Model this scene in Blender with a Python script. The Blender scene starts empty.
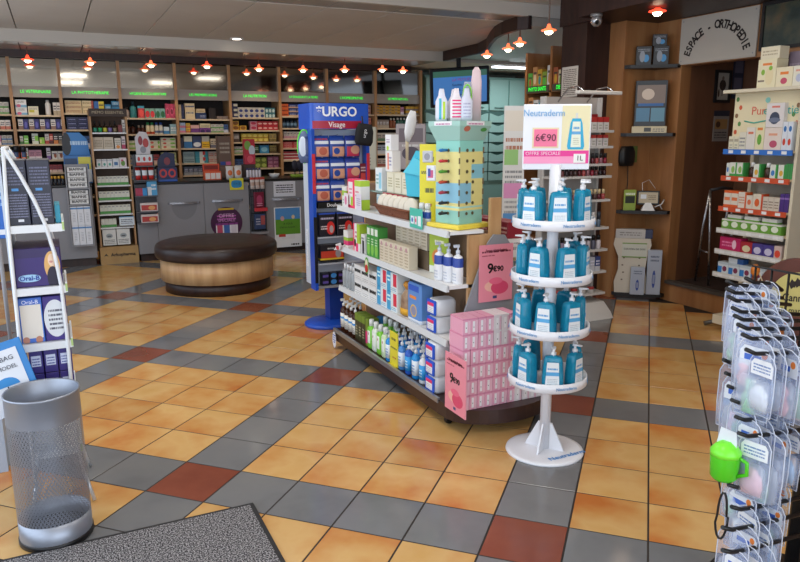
import bpy, bmesh, math, random
from mathutils import Vector, Matrix
random.seed(7)
R = math.radians
scene = bpy.context.scene
col = scene.collection
# ------------------------------------------------------------------ camera
CAM = Vector((-0.22736, -3.06887, 1.53309))
YAW, PITCH, ROLL, FPX = 0.3356 - math.pi / 4, -0.2035, -0.004, 704.2257
fwd = Vector((-math.sin(YAW) * math.cos(PITCH), math.cos(YAW) * math.cos(PITCH), math.sin(PITCH)))
rgt = Vector((math.cos(YAW), math.sin(YAW), 0)); upv = rgt.cross(fwd)
rg2 = rgt * math.cos(ROLL) + upv * math.sin(ROLL); up2 = upv * math.cos(ROLL) - rgt * math.sin(ROLL)
cd = bpy.data.cameras.new('camera'); cam = bpy.data.objects.new('camera', cd); col.objects.link(cam)
cd.sensor_width = 36; cd.lens = FPX / 800 * 36; cd.clip_end = 100; cd.clip_start = 0.02
m = Matrix((rg2, up2, -fwd)).transposed().to_4x4(); m.translation = CAM; cam.matrix_world = m
scene.camera = cam
# ------------------------------------------------------------------ world, daylight, exposure
w = bpy.data.worlds.new('world'); scene.world = w; w.use_nodes = True
bg = w.node_tree.nodes['Background']; bg.inputs[0].default_value = (.62, .76, 1, 1); bg.inputs[1].default_value = .9
vs = scene.view_settings
vs.view_transform = 'Standard'; vs.look = 'None'; vs.gamma = 1; vs.use_curve_mapping = False; vs.exposure = 0.0
def area(name, loc, rot, sx, sy, power, color):
    l = bpy.data.lights.new(name, 'AREA'); l.shape = 'RECTANGLE'; l.size = sx; l.size_y = sy; l.energy = power; l.color = color
    o = bpy.data.objects.new(name, l); col.objects.link(o); o.location = loc; o.rotation_euler = rot; return o
area('daylight_front_window', (0.6, -4.93, 1.5), (R(90), 0, 0), 4.4, 2.4, 95, (.86, .93, 1))      # shop front glass
area('daylight_left_window', (-1.93, -0.6, 1.45), (R(90), 0, R(-90)), 5.6, 2.3, 80, (.84, .92, 1))  # side glass
area('daylight_left_window_far', (-1.93, 4.4, 1.45), (R(90), 0, R(-90)), 2.6, 2.3, 18, (.84, .92, 1))
# unseen lights added in the near ceiling for soft fill: (x, y, z, power)
CEIL_FILLS = [(0.3, -1.6, 2.84, 13), (0.3, 0.6, 2.84, 13), (1.2, 2.3, 2.84, 13), (2.3, -0.9, 2.84, 13), (3.1, 0.9, 2.84, 8), (-0.6, 2.3, 2.84, 12)]
SPOT_POWER = 9

# ------------------------------------------------------------------ helpers: materials
MC = {}
def srgb(c):
    if isinstance(c, str):
        c = c.lstrip('#'); c = c if len(c) == 6 else ''.join(q * 2 for q in c); c = [int(c[i:i + 2], 16) / 255 for i in (0, 2, 4)]
    return tuple((v / 12.92 if v <= .04045 else ((v + .055) / 1.055) ** 2.4) for v in c[:3]) + (1,)
def newmat(name):
    mt = bpy.data.materials.new(name); mt.use_nodes = True
    nt = mt.node_tree; return mt, nt, nt.nodes['Principled BSDF']
def setin(b, **k):
    for n, v in k.items():
        for s in b.inputs:
            if s.name == n.replace('_', ' '): s.default_value = v; break
def mat(c, rough=.45, metal=0, alpha=1, trans=0, emit=0, ior=1.45, spec=.5):
    k = ('m', c, rough, metal, alpha, trans, emit, spec)
    if k in MC: return MC[k]
    mt, nt, b = newmat('plain_%s' % str(c).strip('#'))
    cc = srgb(c); b.inputs['Base Color'].default_value = cc
    b.inputs['Roughness'].default_value = rough; b.inputs['Metallic'].default_value = metal
    b.inputs['Alpha'].default_value = alpha; b.inputs['Transmission Weight'].default_value = trans; b.inputs['IOR'].default_value = ior
    b.inputs['Specular IOR Level'].default_value = spec
    if emit:
        b.inputs['Emission Color'].default_value = cc; b.inputs['Emission Strength'].default_value = emit
    # faint wear so that no surface is dead flat
    n = nt.nodes.new('ShaderNodeTexNoise'); n.inputs['Scale'].default_value = 30
    mp = nt.nodes.new('ShaderNodeMapRange'); mp.inputs[3].default_value = max(0, rough - .06); mp.inputs[4].default_value = min(1, rough + .06)
    nt.links.new(n.outputs[0], mp.inputs[0]); nt.links.new(mp.outputs[0], b.inputs['Roughness'])
    MC[k] = mt; return mt
def N(nt, t, **inp):
    n = nt.nodes.new(t)
    for k, v in inp.items():
        if k == 'op': n.operation = v
        else: n.inputs[int(k[1:])].default_value = v
    return n
def mixc(nt, fac, a, bcol):
    n = nt.nodes.new('ShaderNodeMix'); n.data_type = 'RGBA'
    nt.links.new(fac, n.inputs[0])
    if isinstance(a, tuple): n.inputs[6].default_value = a
    else: nt.links.new(a, n.inputs[6])
    if isinstance(bcol, tuple): n.inputs[7].default_value = bcol
    else: nt.links.new(bcol, n.inputs[7])
    return n.outputs[2]
def card(base, els=(), rough=.4, emit=0):
    """printed carton: els = rects/ellipses/text blocks in the 0..1 width/height of the front.
    ('r',x0,x1,z0,z1,col) ('e',cx,cz,rx,rz,col) ('t',x0,x1,z0,z1,col,lines) ('g',col) vertical fade to col at the foot"""
    k = ('c', base, tuple(els), rough, emit)
    if k in MC: return MC[k]
    mt, nt, b = newmat('print_%s' % str(base).strip('#'))
    tc = nt.nodes.new('ShaderNodeTexCoord'); sx = nt.nodes.new('ShaderNodeSeparateXYZ')
    nt.links.new(tc.outputs['Generated'], sx.inputs[0]); X, Zc = sx.outputs[0], sx.outputs[2]
    cur = srgb(base)
    def m2(op, a, bb, c=None):
        n = nt.nodes.new('ShaderNodeMath'); n.operation = op
        for i, v in enumerate((a, bb, c)):
            if v is None: continue
            if isinstance(v, (int, float)): n.inputs[i].default_value = v
            else: nt.links.new(v, n.inputs[i])
        return n.outputs[0]
    for e in els:
        if e[0] in 'rt':
            x0, x1, z0, z1 = e[1:5]
            f = m2('MULTIPLY', m2('COMPARE', X, (x0 + x1) / 2, (x1 - x0) / 2), m2('COMPARE', Zc, (z0 + z1) / 2, (z1 - z0) / 2))
            if e[0] == 't':
                nl = e[6]
                s = m2('GREATER_THAN', m2('SINE', m2('MULTIPLY', m2('SUBTRACT', Zc, z0), 6.2832 * nl / (z1 - z0)), 0), 0.05)
                no = nt.nodes.new('ShaderNodeTexNoise'); no.inputs['Scale'].default_value = 1; no.inputs['Detail'].default_value = 0
                cb = nt.nodes.new('ShaderNodeCombineXYZ')
                nt.links.new(m2('MULTIPLY', X, 26), cb.inputs[0]); nt.links.new(m2('FLOOR', m2('MULTIPLY', Zc, nl / (z1 - z0)), 0), cb.inputs[2])
                nt.links.new(cb.outputs[0], no.inputs['Vector'])
                f = m2('MULTIPLY', m2('MULTIPLY', f, s), m2('GREATER_THAN', no.outputs[0], .42))
            cur = mixc(nt, f, cur, srgb(e[5]))
        elif e[0] == 'e':
            cx, cz, rx, rz = e[1:5]
            a = m2('POWER', m2('DIVIDE', m2('SUBTRACT', X, cx), rx), 2); c = m2('POWER', m2('DIVIDE', m2('SUBTRACT', Zc, cz), rz), 2)
            f = m2('LESS_THAN', m2('ADD', a, c), 1.0)
            cur = mixc(nt, f, cur, srgb(e[5]))
        elif e[0] == 'g':
            f = m2('SUBTRACT', 1.0, Zc); cur = mixc(nt, f, cur, srgb(e[1]))
    if isinstance(cur, tuple): b.inputs['Base Color'].default_value = cur
    else: nt.links.new(cur, b.inputs['Base Color'])
    b.inputs['Roughness'].default_value = rough
    if emit:
        if isinstance(cur, tuple): b.inputs['Emission Color'].default_value = cur
        else: nt.links.new(cur, b.inputs['Emission Color'])
        b.inputs['Emission Strength'].default_value = emit
    MC[k] = mt; return mt
def noisy(name, cols, scale=4, rough=.4, rough2=None, detail=5, objrand=0, bump=0, stretch=(1, 1, 1), metal=0, coord='Object', spec=.5):
    if name in MC: return MC[name]
    mt, nt, b = newmat(name)
    tc = nt.nodes.new('ShaderNodeTexCoord'); mp = nt.nodes.new('ShaderNodeMapping'); mp.inputs['Scale'].default_value = stretch
    nt.links.new(tc.outputs[coord], mp.inputs[0])
    vec = mp.outputs[0]
    if objrand:
        oi = nt.nodes.new('ShaderNodeObjectInfo'); ml = N(nt, 'ShaderNodeMath', op='MULTIPLY', i1=37.0); nt.links.new(oi.outputs['Random'], ml.inputs[0])
        ad = nt.nodes.new('ShaderNodeVectorMath'); ad.operation = 'ADD'; nt.links.new(vec, ad.inputs[0]); nt.links.new(ml.outputs[0], ad.inputs[1]); vec = ad.outputs[0]
    no = nt.nodes.new('ShaderNodeTexNoise'); no.inputs['Scale'].default_value = scale; no.inputs['Detail'].default_value = detail
    nt.links.new(vec, no.inputs['Vector'])
    rp = nt.nodes.new('ShaderNodeValToRGB'); el = rp.color_ramp.elements
    while len(el) < len(cols): el.new(.5)
    for i, c in enumerate(cols):
        el[i].position = .3 + .4 * i / max(1, len(cols) - 1); el[i].color = srgb(c)
    nt.links.new(no.outputs[0], rp.inputs[0]); out = rp.outputs[0]
    if objrand:
        hs = nt.nodes.new('ShaderNodeHueSaturation'); mr = nt.nodes.new('ShaderNodeMapRange'); mr.inputs[3].default_value = 1 - objrand; mr.inputs[4].default_value = 1 + objrand
        nt.links.new(oi.outputs['Random'], mr.inputs[0]); nt.links.new(mr.outputs[0], hs.inputs['Value']); nt.links.new(out, hs.inputs['Color']); out = hs.outputs[0]
    nt.links.new(out, b.inputs['Base Color'])
    b.inputs['Roughness'].default_value = rough; b.inputs['Metallic'].default_value = metal; b.inputs['Specular IOR Level'].default_value = spec
    if rough2 is not None:
        mr = nt.nodes.new('ShaderNodeMapRange'); mr.inputs[3].default_value = rough; mr.inputs[4].default_value = rough2
        nt.links.new(no.outputs[0], mr.inputs[0]); nt.links.new(mr.outputs[0], b.inputs['Roughness'])
    if bump:
        bp = nt.nodes.new('ShaderNodeBump'); bp.inputs['Strength'].default_value = bump; bp.inputs['Distance'].default_value = .01
        nt.links.new(no.outputs[0], bp.inputs['Height']); nt.links.new(bp.outputs[0], b.inputs['Normal'])
    MC[name] = mt; return mt
WOOD = noisy('beech_wood', ['#9a6f48', '#b58a5e', '#c09a6c'], 3, .38, .5, stretch=(1, 1, 7) and (7, 7, .6))
WOODR = noisy('warm_wood_panel', ['#8a5c36', '#9c6c42', '#a87a4e'], 2.2, .4, .5, stretch=(5, 5, .5))
WOODD = noisy('dark_stained_wood', ['#24130f', '#301a14', '#3a211a'], 4, .4, .5, stretch=(6, 6, .7))
WOODP = noisy('pale_drum_wood', ['#b3875a', '#c39a6c', '#cfa87b'], 3, .35, .45, stretch=(5, 5, .6))
WHITE = mat('#e6e6e6', .35); OFFW = mat('#d6d4cf', .5); BLACK = mat('#121214', .4); GREY = mat('#8d8d92', .4)
STEEL = mat('#b9bcc2', .28, 1); CHROME = mat('#d8dade', .15, 1)
# ------------------------------------------------------------------ helpers: meshes
class MB:
    def __init__(s): s.v, s.f, s.mi, s.sm = [], [], [], []
    def add(s, vs, fs, mi=0, smooth=False):
        o = len(s.v); s.v += [tuple(v) for v in vs]; s.f += [tuple(i + o for i in f) for f in fs]; s.mi += [mi] * len(fs); s.sm += [smooth] * len(fs); return s
    def box(s, x0, x1, y0, y1, z0, z1, mi=0):
        v = [(x, y, z) for z in (z0, z1) for y in (y0, y1) for x in (x0, x1)]
        return s.add(v, [(0, 2, 3, 1), (4, 5, 7, 6), (0, 1, 5, 4), (2, 6, 7, 3), (0, 4, 6, 2), (1, 3, 7, 5)], mi)
    def bev(s, x0, x1, y0, y1, z0, z1, b, mi=0):
        """box with chamfered vertical edges and chamfered top and bottom"""
        def ring(i, z): return [(x0 + i, y0 + b, z), (x0 + b, y0 + i, z), (x1 - b, y0 + i, z), (x1 - i, y0 + b, z), (x1 - i, y1 - b, z), (x1 - b, y1 - i, z), (x0 + b, y1 - i, z), (x0 + i, y1 - b, z)]
        return s.loft([ring(b * .8, z0), ring(0, z0 + b), ring(0, z1 - b), ring(b * .8, z1)], mi)
    def loft(s, rings, mi=0, smooth=False, caps=True):
        n = len(rings[0]); v = [p for r in rings for p in r]; f = []
        for k in range(len(rings) - 1):
            for i in range(n):
                j = (i + 1) % n; f.append((k * n + i, k * n + j, (k + 1) * n + j, (k + 1) * n + i))
        s.add(v, f, mi, smooth)
        if caps:
            o = len(s.v) - len(v)
            s.f += [tuple(o + i for i in reversed(range(n))), tuple(o + (len(rings) - 1) * n + i for i in range(n))]; s.mi += [mi, mi]; s.sm += [False, False]
        return s
    def lathe(s, prof, n=16, c=(0, 0), sx=1, sy=1, mi=0, smooth=True, caps=True, a0=0):
        return s.loft([[(c[0] + r * sx * math.cos(a0 + 2 * math.pi * i / n), c[1] + r * sy * math.sin(a0 + 2 * math.pi * i / n), z) for i in range(n)] for r, z in prof], mi, smooth, caps)
    def sq(s, prof, n=20, p=4, mi=0, smooth=True):
        """superellipse sections: prof = (half x, half y, z)"""
        def sp(t):
            c, q = math.cos(t), math.sin(t); return (math.copysign(abs(c) ** (2 / p), c), math.copysign(abs(q) ** (2 / p), q))
        return s.loft([[(a * sp(2 * math.pi * i / n)[0], b * sp(2 * math.pi * i / n)[1], z) for i in range(n)] for a, b, z in prof], mi, smooth)
    def prism(s, pts, z0, z1, mi=0):
        return s.loft([[(x, y, z0) for x, y in pts], [(x, y, z1) for x, y in pts]], mi)
    def prism_y(s, pts, y0, y1, mi=0):
        return s.loft([[(x, y1, z) for x, z in pts], [(x, y0, z) for x, z in pts]], mi)
    def prism_x(s, pts, x0, x1, mi=0):
        return s.loft([[(x0, y, z) for y, z in pts], [(x1, y, z) for y, z in pts]], mi)
    def tube(s, path, r, n=6, mi=0, caps=True):
        P = [Vector(p) for p in path]; rings = []
        ref = None
        for i, p in enumerate(P):
            t = (P[min(i + 1, len(P) - 1)] - P[max(i - 1, 0)]).normalized()
            if ref is None: ref = Vector((0, 0, 1)) if abs(t.z) < .9 else Vector((1, 0, 0))
            a = t.cross(ref).normalized(); b = a.cross(t).normalized(); ref = b
            rings.append([tuple(p + (a * math.cos(2 * math.pi * k / n) + b * math.sin(2 * math.pi * k / n)) * r) for k in range(n)])
        return s.loft(rings, mi, True, caps)
    def mesh(s, name, nm=1):
        me = bpy.data.meshes.new(name); me.from_pydata(s.v, [], s.f)
        me.polygons.foreach_set('material_index', s.mi); me.polygons.foreach_set('use_smooth', s.sm)
        for _ in range(nm): me.materials.append(None)
        bm = bmesh.new(); bm.from_mesh(me); bmesh.ops.recalc_face_normals(bm, faces=bm.faces); bm.to_mesh(me); bm.free()
        me.update(); return me
def setm(o, *ms):
    for i, mm in enumerate(ms):
        o.material_slots[i].link = 'OBJECT'; o.material_slots[i].material = mm
def put(name, me, mats, loc=(0, 0, 0), rz=0, parent=None, rot=None, label=None, cat=None, group=None, kind=None):
    o = bpy.data.objects.new(name, me); col.objects.link(o); o.location = loc
    o.rotation_euler = rot if rot else (0, 0, rz)
    if parent: o.parent = parent
    if me is not None:
        mats = mats if isinstance(mats, (list, tuple)) else [mats]; setm(o, *mats)
    if label: o['label'] = label
    if cat: o['category'] = cat
    if group: o['group'] = group
    if kind: o['kind'] = kind
    return o
def part(name, mb, m_, parent, loc=(0, 0, 0), rz=0, rot=None, label=None, kind=None):
    me = mb.mesh(name, len(m_) if isinstance(m_, (list, tuple)) else 1) if isinstance(mb, MB) else mb
    return put(name, me, m_, loc, rz, parent, rot, label, None, None, kind)
def thing(name, label, cat, loc=(0, 0, 0), rz=0, group=None):
    return put(name, None, None, loc, rz, None, None, label, cat, group)
def struct(name, mb, m_, loc=(0, 0, 0), parent=None, rz=0):
    o = part(name, mb, m_, parent, loc, rz)
    if not parent: o['kind'] = 'structure'
    return o
def text(parent, body, size, loc, rot=(R(90), 0, 0), m_=None, align='CENTER', name='lettering', ext=.0008, sx=1, bold=0, spacing=1, emb=False):
    cu = bpy.data.curves.new(name, 'FONT'); cu.body = body; cu.size = size; cu.align_x = align; cu.align_y = 'CENTER'; cu.extrude = ext; cu.offset = bold
    cu.space_character = spacing; cu.resolution_u = 3
    tmp = bpy.data.objects.new(name, cu); me = bpy.data.meshes.new_from_object(tmp); bpy.data.objects.remove(tmp); bpy.data.curves.remove(cu)
    o = bpy.data.objects.new(name, me); col.objects.link(o); o.location = loc; o.rotation_euler = rot; o.scale = (sx, 1, 1); o.parent = parent
    me.materials.clear(); me.materials.append(m_ or BLACK); return o
BOXC = {}
def boxmesh(w_, d, h, b=0):
    """carton, base centred on the origin, front towards -y"""
    k = (round(w_, 3), round(d, 3), round(h, 3), b)
    if k not in BOXC:
        mb = MB()
        if b: mb.bev(-w_ / 2, w_ / 2, -d / 2, d / 2, 0, h, b)
        else: mb.box(-w_ / 2, w_ / 2, -d / 2, d / 2, 0, h)
        BOXC[k] = mb.mesh('carton')
    return BOXC[k]
def tree(o, parent=None):
    c = o.copy(); col.objects.link(c); c.parent = parent
    for ch in o.children: tree(ch, c)
    return c
def proj(p):
    d = Vector(p) - CAM; z = d.dot(fwd)
    return (400 + FPX * d.dot(rg2) / z, 281 - FPX * d.dot(up2) / z, z)
# ================================================================== FLOOR (diagonal tiles, period five)
T = .3; S2 = 2 ** .5
grout = noisy('grout', ['#1f1814', '#29201b'], 20, .7)
floor = struct('floor', MB().box(-2.0, 7.6, -5.1, 9.2, -.12, -.0014), grout)
tileO = noisy('tile_orange', ['#b96f36', '#c48f52', '#cda56a', '#c69a5a'], 2.6, .12, .26, 4, objrand=.07)
tileG = noisy('tile_grey', ['#6a6b6d', '#747577', '#797979'], 3, .08, .18, 4, objrand=.06)
tileR = noisy('tile_red', ['#763c2d', '#844634', '#8e4e38'], 3, .14, .28, 4, objrand=.05)
g = .0038
tb = MB(); a = T / 2 - g; e = .0008
tb.loft([[(-a, -a, -.02), (a, -a, -.02), (a, a, -.02), (-a, a, -.02)], [(-a, -a, -e), (a, -a, -e), (a, a, -e), (-a, a, -e)], [(-a + e, -a + e, 0), (a - e, -a + e, 0), (a - e, a - e, 0), (-a + e, a - e, 0)]])
tmesh = tb.mesh('tile')
cand = []
for u in range(-40, 60):
    for v in range(-30, 60):
        x, y = (u + .5) * T, (v + .5) * T; X, Y = (x + y) / S2, (y - x) / S2
        if X < -1.75 or X > 7.4 or Y < -4.7 or Y > 8.6: continue
        if X > 4.72 and Y < 2.1: continue
        k = 'R' if u % 5 == 0 and v % 5 == 0 else ('G' if u % 5 == 0 or v % 5 == 0 else 'O')
        px, py, dz = proj((X, Y, 0)); vis = dz > .3 and -40 < px < 840 and 130 < py < 600
        cand.append((0 if vis else 1, dz if vis else (Vector((X, Y, 0)) - CAM).length, X, Y, k))
cand.sort()
TM = {'R': tileR, 'G': tileG, 'O': tileO}
for i, (nv, dz, X, Y, k) in enumerate(cand[:298]):
    put('tile', tmesh, TM[k], (X, Y, 0), R(-45) + R(90) * (i % 4), floor)
rest = MB(); c45 = math.cos(R(45))
for nv, dz, X, Y, k in cand[298:]:
    mi = 'RGO'.index(k)
    pts = [((x + y) * c45 + X, (y - x) * c45 + Y) for x, y in ((-a, -a), (a, -a), (a, a), (-a, a))]
    rest.loft([[(x, y, -.02) for x, y in pts], [(x, y, 0) for x, y in pts]], mi)
o = part('distant_tiles', rest, [tileR, tileG, tileO], floor, kind='stuff')
# ================================================================== CEILING: three steps down towards the counter
ceilm = noisy('ceiling_panel', ['#d2c9bd', '#dad2c6'], 2, .55, .65)
ceilw = mat('#cfc8bd', .5)
ceilg = noisy('gloss_ceiling', ['#bdb6ab', '#c6bfb4'], 2, .14, .2, spec=.7)
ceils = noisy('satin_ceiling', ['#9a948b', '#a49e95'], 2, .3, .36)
ceiling = struct('ceiling', MB().box(-2.0, 7.6, -5.1, 9.2, 2.95, 3.05), ceilm)
seamd = mat('#3b332d', .6)
struct('trim_1', MB().box(-2, 5.0, 3.2, 3.26, 2.725, 2.95), ceilw)        # step at the near bay
struct('trim_2', MB().box(-2, 6.2, 6.33, 6.39, 2.595, 2.95), ceilw)       # step over the counter
near = MB().box(-2, 5.3, -5.1, 3.2, 2.85, 2.95)
part('near_panel', near, ceilm, ceiling)
SX = [-1.85, -1.165, -.48, .2, .885, 1.56, 2.245, 2.93, 3.615, 4.3, 4.985]
CURVE = [(5.05, 6.33), (5.03, 5.94), (5.0, 5.29), (4.85, 4.85), (4.58, 4.35), (4.38, 3.95), (4.28, 3.66), (4.23, 3.29), (4.3, 3.2)]
part('backing', MB().box(-2, 5.0, 3.27, 6.32, 2.765, 2.8), seamd, ceiling)
part('backing', MB().box(-2, 6.2, 6.39, 7.4, 2.63, 2.66), seamd, ceiling)
for i in range(len(SX) - 1):
    x0, x1 = SX[i] + .006, SX[i + 1] - .006
    part('ceiling_panel', MB().box(x0, x1, 3.62, 6.33, 2.73, 2.765), ceilm, ceiling)
    part('gloss_panel', MB().box(x0, x1, 3.26, 3.61, 2.735, 2.765), ceils, ceiling)
    part('gloss_panel', MB().box(x0, x1, 6.39, 7.4, 2.6, 2.63), ceilg, ceiling)
# lower ceiling past the dark S-shaped valance, over the back right
pts = CURVE + [(7.6, 3.2), (7.6, 6.33)]
part('lower_panel', MB().prism(pts, 2.632, 2.72), ceils, ceiling)
vb = MB()
for i in range(len(CURVE) - 1):
    (x0, y0), (x1, y1) = CURVE[i], CURVE[i + 1]
    vb.prism([(x0 - .03, y0), (x0 + .015, y0), (x1 + .015, y1), (x1 - .03, y1)], 2.60, 2.735)
struct('trim_3', vb, WOODD)
part('lower_panel', MB().box(4.99, 7.6, 6.39, 9.2, 2.6, 2.66), ceilm, ceiling)
# dark soffit above the orthopaedic corner
struct('trim_4', MB().box(3.97, 5.0, -5.0, 2.05, 2.53, 2.95), WOODD)
struct('trim_5', MB().box(4.18, 4.97, 2.05, 2.57, 2.53, 2.95), WOODD)
# ================================================================== WALLS
wallm = noisy('wall_paint', ['#8b8177', '#978d83'], 3, .6)
struct('wall_back', MB().box(-2.0, 5.3, 7.72, 7.85, 0, 2.95), noisy('back_wall_paint', ['#3b2c24', '#46352b'], 3, .6))
struct('wall_far', MB().box(5.3, 7.6, 8.05, 8.2, 0, 2.95), noisy('wall_greygreen', ['#8a9488', '#97a094'], 3, .6))
struct('wall_right_far', MB().box(7.5, 7.6, 2.7, 8.2, 0, 2.95), wallm)
# front and left: glazed shop front, out of the frame
wf = MB(); wf.box(-2, 5.3, -5.1, -5.0, 0, .25); wf.box(-2, 5.3, -5.1, -5.0, 2.75, 3.05); wf.box(2.9, 5.3, -5.1, -5.0, .25, 2.75); wf.box(-2, -1.7, -5.1, -5.0, .25, 2.75)
struct('wall_front', wf, wallm)
wl = MB(); wl.box(-2.1, -2.0, -5.1, 7.85, 0, .25); wl.box(-2.1, -2.0, -5.1, 7.85, 2.65, 3.05)
for y0, y1 in ((-5.1, -3.45), (2.25, 3.05), (5.75, 7.85)): wl.box(-2.1, -2.0, y0, y1, .25, 2.65)
struct('wall_left', wl, wallm)
alu = mat('#9aa0a6', .35, .8)
def window(n, pts):
    mb = MB()
    for b_ in pts: mb.box(*b_)
    return struct('window_%d' % n, mb, alu)
window(1, [(-1.7, 2.9, -5.09, -5.01, .25, .32), (-1.7, 2.9, -5.09, -5.01, 2.68, 2.75)] + [(x, x + .06, -5.09, -5.01, .3, 2.7) for x in (-1.7, -.2, 1.3, 2.84)])
window(2, [(-2.09, -2.01, -3.45, 2.25, .25, .32), (-2.09, -2.01, -3.45, 2.25, 2.58, 2.65)] + [(-2.09, -2.01, y, y + .06, .3, 2.6) for y in (-3.45, -1.6, .3, 2.19)])
window(3, [(-2.09, -2.01, 3.05, 5.75, .25, .32), (-2.09, -2.01, 3.05, 5.75, 2.58, 2.65)] + [(-2.09, -2.01, y, y + .06, .3, 2.6) for y in (3.05, 4.4, 5.69)])
# right wall: wood, opening to the orthopaedic alcove, header
wr = MB()
wr.box(4.85, 4.97, 1.69, 2.1, 0, 2.95)                     # jamb / side of the corner shelves
wr.box(4.85, 4.97, -5.1, 1.69, 2.13, 2.95)                 # header
wr.box(4.85, 4.97, -5.1, -.6, 0, 2.13)
struct('wall_right', wr, WOODR)
struct('wall_right_corner', MB().box(4.47, 4.97, 2.0, 2.3, 0, 2.53), WOODR)
al = MB(); al.box(4.97, 5.75, 1.69, 1.8, 0, 2.3); al.box(4.97, 5.75, -.7, -.6, 0, 2.3); al.box(5.65, 5.75, -.6, 1.69, 0, 2.3)
struct('wall_alcove', al, noisy('alcove_brown', ['#5d3c28', '#6a4630', '#734d35'], 2.4, .5, stretch=(4, 4, .6)))
struct('ceiling_alcove', MB().box(4.965, 5.75, -.7, 1.8, 2.3, 2.36), WOODD)
led = struct('floor_alcove', MB().box(4.85, 5.75, -.6, 1.69, 0, .165), WOODR)
part('carpet', MB().box(4.9, 5.65, -.6, 1.69, .165, .18), noisy('brown_carpet', ['#2a1a14', '#38241b'], 80, .95), led)
part('edge_strip', MB().box(4.83, 4.9, -.6, 1.69, .165, .195), mat('#4b4642', .4), led)
# dark column
cl = struct('column', MB().box(4.2, 4.47, 2.2, 2.55, 0, 2.53), WOODD)
# ================================================================== CEILING LAMPS
glow = mat('#ffe9c4', .4, emit=14); redg = mat('#ff5a30', .3, emit=1.6)
def lampmesh():
    s = MB().lathe([(.012, .06), (.024, .024), (.066, .01), (.07, .003), (.034, -.006)], 14)       # frosted saucer
    b_ = MB().lathe([(.036, -.004), (.038, -.012), (.022, -.028), (.004, -.033)], 12)
    return s.mesh('shade'), b_.mesh('bulb'), MB().tube([(0, 0, .07), (0, 0, .16)], .006).mesh('stem')
LS, LB, LT = lampmesh()
def spot(x, y, z, top, label, group, red=False, power=SPOT_POWER, sc=1.0):
    t = thing('spotlight', label, 'lamp', (x, y, z), group=group); t.scale = (sc, sc, 1)
    part('shade', LS, mat('#ff4a30', .3, emit=2.0) if red else mat('#ff6e44', .3, emit=2.0), t); part('bulb', LB, glow, t)
    st = part('stem', LT, mat('#6b5548', .4), t); st.scale = (1, 1, max(.1, (top - z - .07) / .09)); st.location = (0, 0, .07 - .07 * st.scale.z)
    l = bpy.data.lights.new('spotlight_glow', 'SPOT'); l.energy = power; l.color = (1, .80, .58); l.spot_size = R(125); l.spot_blend = .7; l.shadow_soft_size = .04
    lo = bpy.data.objects.new('spotlight_glow', l); col.objects.link(lo); lo.parent = t; lo.location = (0, 0, -.04)
    return t
for i, x in enumerate((-1.1, -.41, .29, 1.02, 1.71, 2.45, 3.06, 3.6, 4.08, 4.43)):
    y = [6.9, 6.92, 6.94, 6.97, 6.82, 6.97, 6.87, 6.64, 6.4, 6.45][i]
    spot(x, y, 2.45, 2.6, 'small orange spotlight before the mirror %s' % ['left of the veterinary sign', 'above the green sign LE VETERINAIRE', 'above the green sign LA PHYTOTHERAPIE', 'above the green sign HYGIENE BUCCO-DENTAIRE', 'above the green sign LES PREMIERS SOINS', 'above the green sign LA NUTRITION', 'above the green sign LA DOULEUR', "above the green sign L'HOMEOPATHIE", 'just left of the sign O.R.L.', 'nearest the hanging screen'][i], 'spotlights above the counter', red=(i in (1, 4)))
for x, y, nm in ((4.54, 4.39, 'farthest'), (4.42, 3.77, 'middle'), (4.25, 3.31, 'nearest')):
    spot(x, y, 2.47, 2.632, 'orange glass spotlight, %s of three under the dark curved ceiling edge' % nm, 'spotlights under the curved ceiling edge', power=5)
spot(3.88, 2.34, 2.45, 2.85, 'large orange glass spotlight beside the dark column with the paper list', 'spotlights under the curved ceiling edge', power=5)
spot(4.25, 1.42, 2.5, 2.53, 'red glowing spotlight in the dark soffit above the orthopaedic shelves', None, red=True, power=7)
dl = thing('downlight', 'small white recessed downlight in the ceiling edge above the counter', 'lamp', (1.955, 6.1, 2.73))
part('rim', MB().lathe([(.085, 0), (.085, -.012), (.06, -.014), (.06, 0)], 20, caps=False), WHITE, dl); part('lens', MB().lathe([(.06, -.002), (.05, -.012), (.01, -.016)], 16), mat('#fff3e0', .4, emit=9), dl)
for i, (x, y, z, p_) in enumerate(CEIL_FILLS):  # added overhead out of view, to fill the near bay with light
    t = thing('ceiling_fill_light', 'added unseen square ceiling light above the %s' % ['door mat', 'litter bin', 'pharmacy gondola end', 'teal bottle stand', 'cosmetics display', 'round bench'][i], 'lamp', (x, y, z), group='added unseen ceiling lights')
    part('frame', MB().box(-.31, .31, -.31, .31, -.0, .01), WHITE, t); part('diffuser', MB().box(-.28, .28, -.28, .28, -.012, 0), mat('#fff6ea', .5, emit=1.6), t)
    l = bpy.data.lights.new('ceiling_fill_glow', 'AREA'); l.size = .5; l.energy = p_; l.color = (1, .95, .88)
    lo = bpy.data.objects.new('ceiling_fill_glow', l); col.objects.link(lo); lo.parent = t; lo.location = (0, 0, -.02)
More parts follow.
